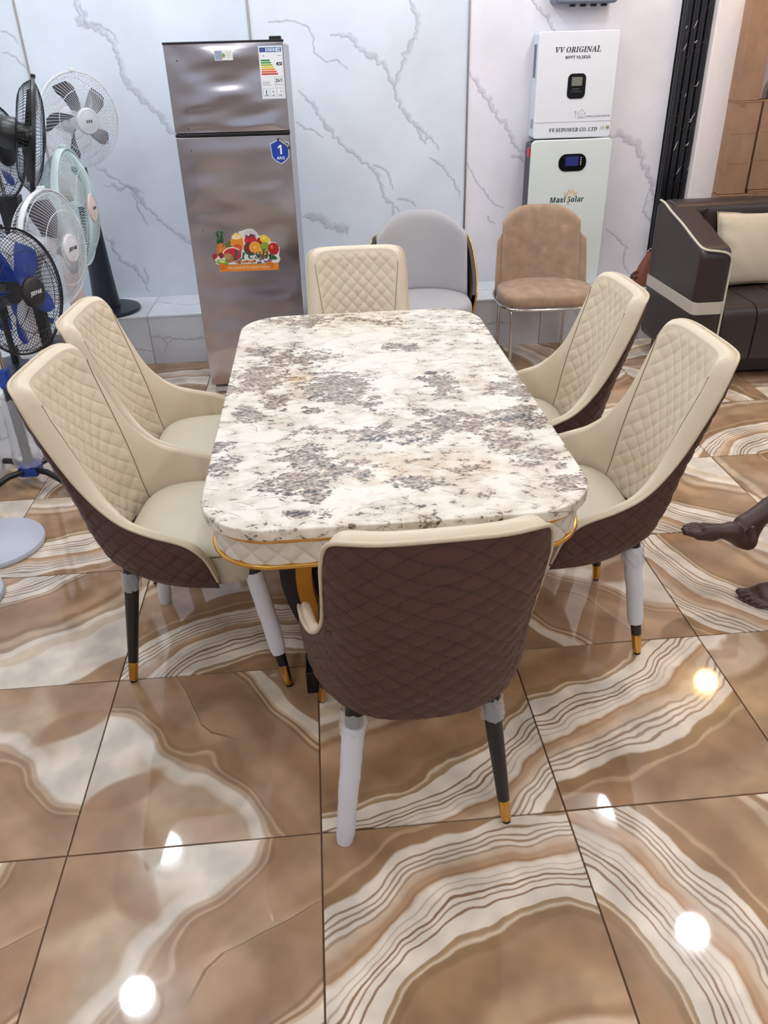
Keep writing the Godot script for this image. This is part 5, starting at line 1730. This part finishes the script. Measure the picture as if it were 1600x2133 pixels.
func fan_head(parent: Node3D, at: Vector3, dir: Vector3, R: float, wire: Material, blade: Material, hub: Material, nb: int, hubr: float, spin: float, band_w := 0.006, wires := 72, band: Material = null, name_text := "", name_mat: Material = null, cap := 0.012, deep := 1.0) -> void:
	var bs := frame(dir)
	var h := parent
	var from := parent.get_child_count()
	part("front_guard", guard(hubr * 0.92, 0.075, R, 0.0, wires, 0.0012, 2.6, [[0.55, 0.0015], [1.0, 0.0028], [0.93, 0.0016]], 0.12), wire, h)
	part("rear_guard", guard(0.05, -0.105, R, -0.004, wires, 0.0012, 5.0, [[0.3, 0.0014], [0.6, 0.0014], [0.85, 0.0015], [0.95, 0.0014]]), wire, h)
	var rb := MB.new()
	rb.lathe([Vector2(R - 0.001, -band_w), Vector2(R + 0.004, -band_w), Vector2(R + 0.005, 0), Vector2(R + 0.004, band_w), Vector2(R - 0.001, band_w), Vector2(R - 0.001, -band_w)], 56, Transform3D(Basis(Vector3.RIGHT, PI / 2), Vector3(0, 0, -0.002)))
	part("rim_band", rb, band if band else wire, h)
	var hb := MB.new()
	hb.lathe([Vector2(hubr, 0.066), Vector2(hubr * 1.02, 0.074), Vector2(hubr * 0.97, 0.081), Vector2(hubr * 0.86, 0.0835), Vector2(hubr * 0.84, 0.082), Vector2(hubr * 0.5, 0.0865), Vector2(0.0, 0.088)], 40, Transform3D(Basis(Vector3.RIGHT, PI / 2), Vector3.ZERO))
	var hp := part("hub_badge", hb, hub, h)
	if name_text:
		text("lettering", name_text, cap, name_mat, hp, Vector3(0, 0.0, 0.0878), slant(0.15), "Droid Sans", 700, 0.0010)
	for k in nb:
		var b := MB.new()
		var rows := []
		for r in 9:
			var t := r / 8.0
			var rad := lerpf(0.042, R * 0.84, t)
			var wdt := lerpf(0.5, (4.4 / nb) * 0.62, smoothstep(0.0, 0.5, t)) * (1.0 if t < 0.8 else lerpf(1.0, 0.62, (t - 0.8) / 0.2))
			var row := PackedVector3Array()
			for c in 7:
				var u := c / 6.0 - 0.5
				var a := u * wdt + 0.35 * t + TAU * k / nb + spin
				row.append(Vector3(cos(a) * rad, sin(a) * rad, -0.02 - 0.055 * u * (1.1 - 0.4 * t) + 0.008 * cos(u * PI)))
			rows.append(row)
		b.grid(rows)
		part("blade", b, blade, h)
	var mo := MB.new()
	mo.lathe([Vector2(0.0, -0.02), Vector2(0.045, -0.02), Vector2(0.052, -0.09), Vector2(0.066, -0.11), Vector2(0.064, -0.19), Vector2(0.045, -0.225), Vector2(0.0, -0.23)].map(func(p): return Vector2(p.x, p.y)), 28, Transform3D(Basis(Vector3.RIGHT, PI / 2), Vector3.ZERO))
	part("motor", mo, hub if not band else band, h)
	# clip at the top of the rim
	part("rim_clip", box(Vector3(0.022, 0.018, 0.03), 0.004, Vector3(0, R + 0.008, 0)), wire, h)
	for k in range(from, parent.get_child_count()): parent.get_child(k).transform = Transform3D(bs * Basis.from_scale(Vector3(1, 1, deep)), at)

func pole(t: Node3D, a: Vector3, b: Vector3, r0: float, r1: float, m: Material, called := "pole") -> void:
	var p := MB.new()
	p.tube([a, a.lerp(b, 0.5), b], [r0, (r0 + r1) / 2, r1], 18)
	part(called, p, m, t)

func round_base(t: Node3D, r: float, m: Material, at := Vector3.ZERO, hole := false) -> void:
	var b := MB.new()
	b.lathe([Vector2(0.0, 0.0), Vector2(r * 0.98, 0.0), Vector2(r, 0.006), Vector2(r, 0.013), Vector2(r * 0.975, 0.021), Vector2(r * 0.6, 0.027), Vector2(0.07, 0.029), Vector2(0.062, 0.033), Vector2(0.02, 0.034), Vector2(0.0, 0.034)], 64)
	part("base", b, m, t, at)
	if hole:
		var h := MB.new()
		h.lathe([Vector2(0.006, 0.0345), Vector2(0.006, 0.0352), Vector2(0.0, 0.0352)], 12)
		part("bolt_hole", h, M.foot, t, at)

func cross_base(t: Node3D, at: Vector3, L: float, turn: float, tube_m: Material, tip_m: Material, n := 4) -> void:
	for k in n:
		var a := turn + TAU * k / n
		var d := Vector3(cos(a), 0, sin(a))
		var l := MB.new()
		l.tube([at + d * 0.03 + Vector3(0, 0.062, 0), at + d * L * 0.4 + Vector3(0, 0.070, 0), at + d * L * 0.75 + Vector3(0, 0.050, 0), at + d * L + Vector3(0, 0.022, 0)], 0.0135, 12)
		var leg := part("base_leg", l, tube_m, t)
		var tip := MB.new()
		tip.tube([at + d * (L - 0.05) + Vector3(0, 0.033, 0), at + d * (L + 0.012) + Vector3(0, 0.017, 0)], [0.0165, 0.0155], 12)
		part("rubber_tip", tip, tip_m, leg)
	part("base_hub", box(Vector3(0.085, 0.06, 0.085), 0.012, at + Vector3(0, 0.066, 0)), tip_m, t)

func fans() -> void:
	var whitew := mat(rgb(232, 234, 238), 0.35)
	var blackw := mat(rgb(18, 18, 20), 0.35)
	var navy := mat(rgb(30, 36, 50), 0.35)
	var smoke := mat(rgb(96, 94, 104), 0.25)
	var blue := mat(rgb(22, 62, 160), 0.3)
	var mint := mat(rgb(206, 228, 230), 0.35)
	var mintband := mat(rgb(214, 232, 236), 0.35)
	var pink := mat(rgb(226, 206, 202), 0.4)
	var ink := mat(rgb(30, 30, 36), 0.5)
	var pale := mat(rgb(226, 226, 232), 0.35)
	var charcoal := mat(rgb(40, 38, 40), 0.4)
	# white fan high against the wall, on a broad navy column
	var t := thing("pedestal_fan", "white caged fan with dark grey blades on a navy column, highest against the marble wall", "fan", Vector3(-0.62, STEP_H, -3.62))
	round_base(t, 0.195, navy)
	var col := MB.new()
	var cr := []
	for k in 9:
		var v := k / 8.0
		var w := lerpf(0.082, 0.042, pow(v, 0.7))
		var row := PackedVector3Array()
		for i in 32:
			var a := TAU * i / 32
			row.append(Vector3(cos(a) * w, 0.03 + v * 0.78, sin(a) * w * 0.85))
		cr.append(row)
	col.grid(cr, [], true, true)
	part("column", col, navy, t)
	pole(t, Vector3(0, 0.78, 0), Vector3(-0.0, 1.02, -0.02), 0.012, 0.012, M.chrome)
	fan_head(t, Vector3(0.11, 1.053, 0.20), Vector3(0.70, -0.04, 0.71), 0.222, whitew, smoke, pale, 5, 0.062, 0.35, 0.005, 78, null, "VRX", ink, 0.014)
	# mint fan
	t = thing("pedestal_fan", "pale mint fan seen from the side, with pink hub, on a film-wrapped pale column", "fan", Vector3(-0.53, 0, -2.74))
	round_base(t, 0.17, pale)
	pole(t, Vector3(0.02, 0.03, 0), Vector3(0.0, 0.94, -0.0), 0.050, 0.030, mat(rgb(216, 196, 192), 0.25), "column")
	fan_head(t, Vector3(0.10, 1.028, 0.024), Vector3(0.988, 0, 0.02), 0.252, mint, mat(rgb(214, 220, 222), 0.3), pink, 3, 0.062, 0.2, 0.016, 100, mintband, "Binat", mat(rgb(40, 70, 110), 0.5), 0.014)
	# white fan with white hub
	t = thing("pedestal_fan", "white caged fan with white hub lettered JIEPAK, on a white column with control box", "fan", Vector3(-0.675, 0, -2.40))
	round_base(t, 0.185, pale, Vector3(-0.02, 0, 0.0))
	pole(t, Vector3(0, 0.03, 0), Vector3(0, 0.50, 0), 0.022, 0.022, whitew)
	part("control_box", box(Vector3(0.092, 0.33, 0.075), 0.016, Vector3(0.0, 0.60, 0.01), 3), pale, t)
	part("control_door", box(Vector3(0.036, 0.20, 0.004), 0.002, Vector3(-0.02, 0.60, 0.048)), whitew, t)
	pole(t, Vector3(0, 0.74, 0), Vector3(0, 0.92, 0), 0.014, 0.014, whitew)
	fan_head(t, Vector3(0.224, 0.924, 0.046), Vector3(0.955, 0, 0.26), 0.233, whitew, smoke, pale, 3, 0.058, 1.3, 0.011, 84, null, "JIEPAK", ink, 0.014)
	# black fan with blue blades on a blue-tipped cross base
	t = thing("pedestal_fan", "black caged fan with blue blades and black hub lettered JIEPAK, on a blue-tipped cross base", "fan", Vector3(-0.655, 0, -1.975))
	cross_base(t, Vector3.ZERO, 0.285, 0.62, blackw, blue)
	pole(t, Vector3(0, 0.08, 0), Vector3(0, 0.47, 0), 0.021, 0.021, charcoal, "lower_pole")
	part("height_collar", box(Vector3(0.046, 0.085, 0.046), 0.01, Vector3(0, 0.485, 0)), blue, t)
	pole(t, Vector3(0, 0.5, 0), Vector3(0, 0.76, 0), 0.012, 0.012, M.chrome, "upper_pole")
	part("control_box", box(Vector3(0.07, 0.10, 0.07), 0.018, Vector3(-0.01, 0.74, 0.0), 3), M.chrome, t)
	var fl := MB.new()
	var rng := RandomNumberGenerator.new()
	rng.seed = 71
	var rows := []
	for k in 16:
		var row := PackedVector3Array()
		var y := lerpf(0.09, 0.40, k / 15.0)
		var w := lerpf(0.055, 0.034, k / 15.0)
		for j in 36:
			var r := w + rng.randf_range(0.0, 0.010)
			row.append(Vector3(cos(TAU * j / 36) * r, y + rng.randf_range(-0.006, 0.006), sin(TAU * j / 36) * r))
		rows.append(row)
	fl.grid(rows, [], true, true)
	part("plastic_film", fl, M.film, t)
	fan_head(t, Vector3(0.182, 0.859, 0.1), Vector3(0.9, 0.06, 0.4), 0.232, blackw, blue, charcoal, 5, 0.056, 0.5, 0.007, 84, null, "JIEPAK", mat(rgb(226, 226, 226), 0.4), 0.0135)
	# black fan edge-on
	t = thing("pedestal_fan", "all black caged fan seen edge-on, left of the high white fan", "fan", Vector3(-0.85, STEP_H, -2.62))
	round_base(t, 0.18, navy)
	pole(t, Vector3(0, 0.03, 0), Vector3(0, 1.0, 0), 0.016, 0.014, blackw)
	fan_head(t, Vector3(0.338, 1.04, 0.026), Vector3(0.940, -0.24, -0.30), 0.226, blackw, charcoal, blackw, 5, 0.058, 0.1, 0.012, 84, null, "", null, 0.01, 0.62)
	# leftmost black fan with its tapering control column
	t = thing("pedestal_fan", "black fan with blue blades cut off by the left edge, above a black tapering column", "fan", Vector3(-0.80, STEP_H, -2.95))
	round_base(t, 0.16, charcoal)
	var kc := MB.new()
	var kr := []
	for k in 5:
		var v := k / 4.0
		var w := lerpf(0.034, 0.048, v)
		var row := PackedVector3Array()
		for c in [Vector2(-w, -w * 0.8), Vector2(-w, w * 0.8), Vector2(w, w * 0.8), Vector2(w, -w * 0.8)]: row.append(Vector3(c.x, 0.03 + v * 0.72, c.y))
		kr.append(row)
	for f in 4:
		var rr := []
		for r in kr: rr.append(PackedVector3Array([r[f], r[(f + 1) % 4]]))
		kc.grid(rr)
	kc.rbox(Vector3(0.10, 0.02, 0.082), 0.006, Transform3D(Basis(), Vector3(0, 0.755, 0)))
	part("column", kc, blackw, t)
	pole(t, Vector3(-0.02, 0.75, 0), Vector3(-0.03, 0.99, 0.0), 0.012, 0.012, M.chrome)
	fan_head(t, Vector3(0.054, 0.973, 0.206), Vector3(0.93, 0, 0.36), 0.205, blackw, blue, charcoal, 5, 0.056, 0.0, 0.006, 78)
	# parts of stands that wait on the step and on the floor
	t = thing("fan_stand", "black fan stand with blue tips on its feet, on the marble step behind the pole", "fan stand", Vector3(-1.07, STEP_H, -3.22))
	cross_base(t, Vector3.ZERO, 0.25, 0.75, blackw, blue)
	pole(t, Vector3(0, 0.08, 0), Vector3(0, 0.5, 0), 0.018, 0.018, blackw)
	t = thing("fan_stand", "dark round fan base lying on the marble step behind the chrome pole", "fan stand", Vector3(-0.93, STEP_H, -2.66))
	round_base(t, 0.105, mat(rgb(62, 66, 74), 0.3))
	pole(t, Vector3(-0.02, 0.03, 0), Vector3(-0.03, 0.30, 0), 0.02, 0.02, charcoal)

# ---------------------------------------------------------------- small things on the floor
func clutter() -> void:
	var dish := mat(rgb(206, 210, 222), 0.14)
	var t := thing("floor_disc", "large white round fan base wrapped in film, flat on the floor at the left edge", "fan disc", Vector3(-0.640, 0, -1.432))
	round_base(t, 0.185, dish, Vector3.ZERO, true)
	t = thing("floor_disc", "second white fan base at the left edge, the nearest to the viewer", "fan disc", Vector3(-0.662, 0, -1.078))
	round_base(t, 0.165, dish, Vector3.ZERO, true)
	# rust brown leather bag behind the sofa arm
	t = thing("handbag", "rust brown leather bag on the marble step behind the sofa arm", "bag", Vector3(2.755, STEP_H, -3.64))
	var lea := with_normal(mat(rgb(126, 70, 46), 0.45), noise_tex(0.04, 19, 5.0), 0.4, Vector3.ONE * 5)
	var b := MB.new()
	var rows := []
	for k in 14:
		var v := k / 13.0
		var row := PackedVector3Array()
		for i in 40:
			var a := TAU * i / 40
			var w := 0.085 * (1.0 - 0.55 * v * v) * (1.0 + 0.05 * sin(a * 5 + v * 6))
			row.append(Vector3(cos(a) * w + 0.03 * v, 0.004 + 0.20 * v, sin(a) * 0.06 * (1.0 - 0.75 * v)))
		rows.append(row)
	b.grid(rows, [], true, true)
	part("body", b, lea, t)
	var hd := MB.new()
	var path := []
	for k in 20:
		var a := PI * k / 19.0
		path.append(Vector3(-0.085 - 0.045 * sin(a) , 0.075 + 0.018 * cos(a), 0.055 + 0.03 * sin(a)))
	hd.tube(path, 0.010, 8)
	part("strap", hd, mat(rgb(92, 46, 34), 0.4), t)
	var zp := MB.new()
	zp.tube([Vector3(-0.02, 0.205, 0.012), Vector3(0.0, 0.225, 0.012), Vector3(0.02, 0.212, 0.012), Vector3(0.04, 0.205, 0.012)], 0.003, 6)
	part("zip_pull", zp, M.chrome, t)
	# white socket and cable at the fans
	t = thing("power_cable", "thin black power cable hanging behind the near left chair", "cable", Vector3(-0.88, STEP_H, -2.97))
	var cb := MB.new()
	var cp := []
	for k in 24:
		var v := k / 23.0
		cp.append(Vector3(-0.03 + 0.14 * v * v, 0.12 - 0.115 * pow(v, 0.5), 0.02 + 0.06 * v))
	cb.tube(cp, 0.0035, 6)
	part("cord", cb, M.black, t)
	part("plug", box(Vector3(0.03, 0.024, 0.024), 0.006, Vector3(0.118, 0.014, 0.08)), whiteplug(), t)

func whiteplug() -> StandardMaterial3D:
	return mat(rgb(220, 220, 220), 0.4)

# ---------------------------------------------------------------- the seated person's bare legs
var sd_n := Vector3i()
var sd_o := Vector3()
var sd_c := 0.004
var sd_f := PackedFloat32Array()

func sd_begin(lo: Vector3, hi: Vector3, cell: float) -> void:
	sd_o = lo; sd_c = cell
	sd_n = Vector3i(((hi - lo) / cell).ceil()) + Vector3i.ONE * 2
	sd_f = PackedFloat32Array()
	sd_f.resize(sd_n.x * sd_n.y * sd_n.z)

func sd_bone(a: Vector3, b: Vector3, ra: float, rb: float, flat := Vector3.ONE, k := 260.0) -> void:
	var reach := maxf(ra, rb) + 0.022
	var lo := Vector3i(((a.min(b) - Vector3.ONE * reach - sd_o) / sd_c).floor()).clamp(Vector3i.ZERO, sd_n - Vector3i.ONE)
	var hi := Vector3i(((a.max(b) + Vector3.ONE * reach - sd_o) / sd_c).ceil()).clamp(Vector3i.ZERO, sd_n - Vector3i.ONE)
	var ab := (b - a) * flat
	var l2 := maxf(1e-9, ab.length_squared())
	for z in range(lo.z, hi.z + 1):
		for y in range(lo.y, hi.y + 1):
			var i := (z * sd_n.y + y) * sd_n.x + lo.x
			for x in range(lo.x, hi.x + 1):
				var p := (sd_o + Vector3(x, y, z) * sd_c - a) * flat
				var t := clampf(p.dot(ab) / l2, 0.0, 1.0)
				var d := (p - ab * t).length() - lerpf(ra, rb, t)
				if d < 0.022: sd_f[i] += exp(-k * d)
				i += 1

func sd_mesh(b: MB, level := 1.0) -> void:  # surface nets
	var nx := sd_n.x
	var ny := sd_n.y
	var nz := sd_n.z
	var id := PackedInt32Array()
	id.resize(nx * ny * nz)
	id.fill(-1)
	var off := [0, 1, nx, nx + 1, nx * ny, nx * ny + 1, nx * ny + nx, nx * ny + nx + 1]
	var corner := [Vector3(0, 0, 0), Vector3(1, 0, 0), Vector3(0, 1, 0), Vector3(1, 1, 0), Vector3(0, 0, 1), Vector3(1, 0, 1), Vector3(0, 1, 1), Vector3(1, 1, 1)]
	var edges := [[0, 1], [2, 3], [4, 5], [6, 7], [0, 2], [1, 3], [4, 6], [5, 7], [0, 4], [1, 5], [2, 6], [3, 7]]
	for z in nz - 1:
		for y in ny - 1:
			var i := (z * ny + y) * nx
			for x in nx - 1:
				var s0 := sd_f[i] > level
				var same := true
				for k in 8:
					if (sd_f[i + off[k]] > level) != s0:
						same = false
						break
				if not same:
					var sum := Vector3.ZERO
					var cnt := 0
					for e in edges:
						var fa := sd_f[i + off[e[0]]]
						var fb := sd_f[i + off[e[1]]]
						if (fa > level) != (fb > level):
							var la := log(maxf(fa, 1e-3))
							var lb := log(maxf(fb, 1e-3))
							sum += corner[e[0]].lerp(corner[e[1]], clampf(la / (la - lb), 0.0, 1.0))
							cnt += 1
					id[i] = b.vert(sd_o + (Vector3(x, y, z) + sum / cnt) * sd_c)
				i += 1
	var dirs := [1, nx, nx * ny]
	for z in range(1, nz - 1):
		for y in range(1, ny - 1):
			for x in range(1, nx - 1):
				var i := (z * ny + y) * nx + x
				var a := sd_f[i] > level
				for d in 3:
					var o := sd_f[i + dirs[d]] > level
					if a == o: continue
					var u: int = dirs[(d + 1) % 3]
					var w: int = dirs[(d + 2) % 3]
					var q := [id[i - u - w], id[i - w], id[i], id[i - u]]
					if q.min() < 0: continue
					if a: b.quad(q[0], q[1], q[2], q[3])
					else: b.quad(q[0], q[3], q[2], q[1])

# foot in its own frame: heel at the origin, toes along +z, up y, big toe on the side of x * side; returned bones as [a, b, ra, rb]
func foot_bones(side: float) -> Array:
	var s := side
	return [
		[Vector3(0, 0.030, 0.002), Vector3(0, 0.034, 0.03), 0.030, 0.031],
		[Vector3(0, 0.034, 0.02), Vector3(s * 0.006, 0.052, 0.085), 0.030, 0.031],
		[Vector3(s * 0.008, 0.058, 0.075), Vector3(s * 0.018, 0.036, 0.165), 0.028, 0.021],
		[Vector3(s * -0.008, 0.040, 0.06), Vector3(s * -0.012, 0.026, 0.16), 0.026, 0.019],
		[Vector3(s * -0.016, 0.024, 0.04), Vector3(s * -0.030, 0.018, 0.145), 0.021, 0.016],
		[Vector3(s * 0.020, 0.028, 0.14), Vector3(s * 0.026, 0.020, 0.185), 0.021, 0.018],
		[Vector3(s * 0.006, 0.028, 0.15), Vector3(s * 0.006, 0.018, 0.19), 0.017, 0.012],
		[Vector3(s * -0.014, 0.022, 0.15), Vector3(s * -0.012, 0.015, 0.185), 0.015, 0.011],
		[Vector3(s * 0.030, 0.085, 0.040), Vector3(s * 0.028, 0.10, 0.038), 0.010, 0.010],
		[Vector3(s * -0.030, 0.075, 0.032), Vector3(s * -0.028, 0.09, 0.032), 0.010, 0.010],
	]

func toe_bones(side: float) -> Array:
	var s := side
	return [
		[Vector3(s * 0.026, 0.020, 0.185), Vector3(s * 0.026, 0.017, 0.232), 0.0135, 0.0125],
		[Vector3(s * 0.005, 0.021, 0.185), Vector3(s * 0.006, 0.020, 0.215), 0.0092, 0.0088], [Vector3(s * 0.006, 0.020, 0.215), Vector3(s * 0.006, 0.012, 0.232), 0.0088, 0.0085],
		[Vector3(s * -0.0125, 0.019, 0.18), Vector3(s * -0.012, 0.019, 0.205), 0.0088, 0.0084], [Vector3(s * -0.012, 0.019, 0.205), Vector3(s * -0.012, 0.011, 0.221), 0.0084, 0.0082],
		[Vector3(s * -0.0285, 0.017, 0.168), Vector3(s * -0.028, 0.017, 0.192), 0.0084, 0.008], [Vector3(s * -0.028, 0.017, 0.192), Vector3(s * -0.028, 0.010, 0.206), 0.008, 0.0078],
		[Vector3(s * -0.042, 0.014, 0.148), Vector3(s * -0.043, 0.014, 0.174), 0.0082, 0.0078], [Vector3(s * -0.043, 0.014, 0.174), Vector3(s * -0.043, 0.0095, 0.187), 0.0078, 0.0074],
	]

func person_leg(b: MB, nails: MB, xf: Transform3D, side: float, an: Vector3, ankle_up: Vector3, knee: Vector3, hip: Vector3) -> void:
	var bones := []
	for q in foot_bones(side): bones.append([xf * q[0], xf * q[1], q[2], q[3], 260.0])
	for q in toe_bones(side): bones.append([xf * q[0], xf * q[1], q[2] * 0.94, q[3] * 0.94, 1500.0])
	bones.append([xf * Vector3(0, 0.048, 0.03), an, 0.034, 0.033, 260.0])
	bones.append([an, ankle_up, 0.033, 0.037, 260.0])
	var calf := ankle_up.lerp(knee, 0.55)
	bones.append([ankle_up, calf, 0.036, 0.054, 200.0])
	bones.append([calf, knee, 0.054, 0.052, 200.0])
	# heel cord
	bones.append([xf * Vector3(0, 0.05, -0.004), ankle_up + (an - ankle_up) * 0.2, 0.016, 0.018, 260.0])
	var lo := Vector3.INF
	var hi := -Vector3.INF
	for q in bones:
		lo = lo.min(q[0].min(q[1]) - Vector3.ONE * 0.08); hi = hi.max(q[0].max(q[1]) + Vector3.ONE * 0.08)
	sd_begin(lo, hi, 0.0042)
	for q in bones: sd_bone(q[0], q[1], q[2], q[3], Vector3.ONE, q[4])
	sd_mesh(b)
	# nails
	var nl := [[0.026, 0.0275, 0.234, 0.0085], [0.006, 0.0205, 0.2345, 0.0052], [-0.012, 0.0195, 0.2235, 0.005], [-0.028, 0.018, 0.2085, 0.0046], [-0.043, 0.0165, 0.189, 0.0042]]
	for q in nl:
		var rows := []
		for r in 5:
			var row := PackedVector3Array()
			for c in 5:
				var u := c / 2.0 - 1.0
				var v := r / 2.0 - 1.0
				row.append(xf * Vector3(side * q[0] + u * q[3] * 0.9, q[1] - 0.0035 * u * u - 0.004 * maxf(0, v) + 0.001, q[2] + v * q[3] - 0.004))
			rows.append(row)
		nails.grid(rows)

func person() -> void:
	var skin := mat(rgb(74, 48, 42), 0.42)
	skin.subsurf_scatter_enabled = true
	skin.subsurf_scatter_strength = 0.08
	var t := thing("person", "seated person's bare legs reaching in from the right edge, one foot raised", "person", Vector3(2.4, 0, -0.85))
	var b := MB.new()
	var nails := MB.new()
	var off := Vector3(-2.4, 0, 0.85)
	# raised right foot: toes towards -x, big toe on the viewer's side
	var z1 := Vector3(-0.955, 0.31, -0.10).normalized()
	var y1 := Vector3(0.31, 0.93, 0.16)
	var x1 := y1.cross(z1).normalized()
	y1 = z1.cross(x1)
	var f1 := Transform3D(Basis(x1, y1, z1), Vector3(2.055, 0.138, -0.868) + off)
	person_leg(b, nails, f1, 1.0 if x1.z > 0 else -1.0, Vector3(2.046, 0.222, -0.880) + off, Vector3(2.135, 0.272, -0.896) + off, Vector3(2.46, 0.46, -0.92) + off, Vector3(2.8, 0.5, -0.95) + off)
	# left foot flat on the floor, nearer to the viewer
	var z2 := Vector3(-0.97, 0.0, -0.20).normalized()
	var x2 := Vector3.UP.cross(z2).normalized()
	var f2 := Transform3D(Basis(x2, Vector3.UP, z2), Vector3(2.248, 0.0, -0.715) + off)
	person_leg(b, nails, f2, -1.0 if x2.z > 0 else 1.0, Vector3(2.218, 0.115, -0.715) + off, Vector3(2.235, 0.20, -0.715) + off, Vector3(2.30, 0.47, -0.70) + off, Vector3(2.75, 0.5, -0.72) + off)
	# thighs and seat, outside the frame
	sd_begin(Vector3(2.15, 0.25, -1.25) + off, Vector3(3.05, 0.85, -0.35) + off, 0.012)
	sd_bone(Vector3(2.46, 0.46, -0.92) + off, Vector3(2.86, 0.52, -0.93) + off, 0.055, 0.085, Vector3.ONE, 90.0)
	sd_bone(Vector3(2.30, 0.47, -0.70) + off, Vector3(2.84, 0.52, -0.72) + off, 0.055, 0.085, Vector3.ONE, 90.0)
	sd_bone(Vector3(2.88, 0.53, -0.93) + off, Vector3(2.88, 0.53, -0.72) + off, 0.10, 0.10, Vector3.ONE, 90.0)
	sd_mesh(b)
	part("body", b, skin, t)
	part("toenails", nails, mat(rgb(134, 98, 88), 0.3), t)
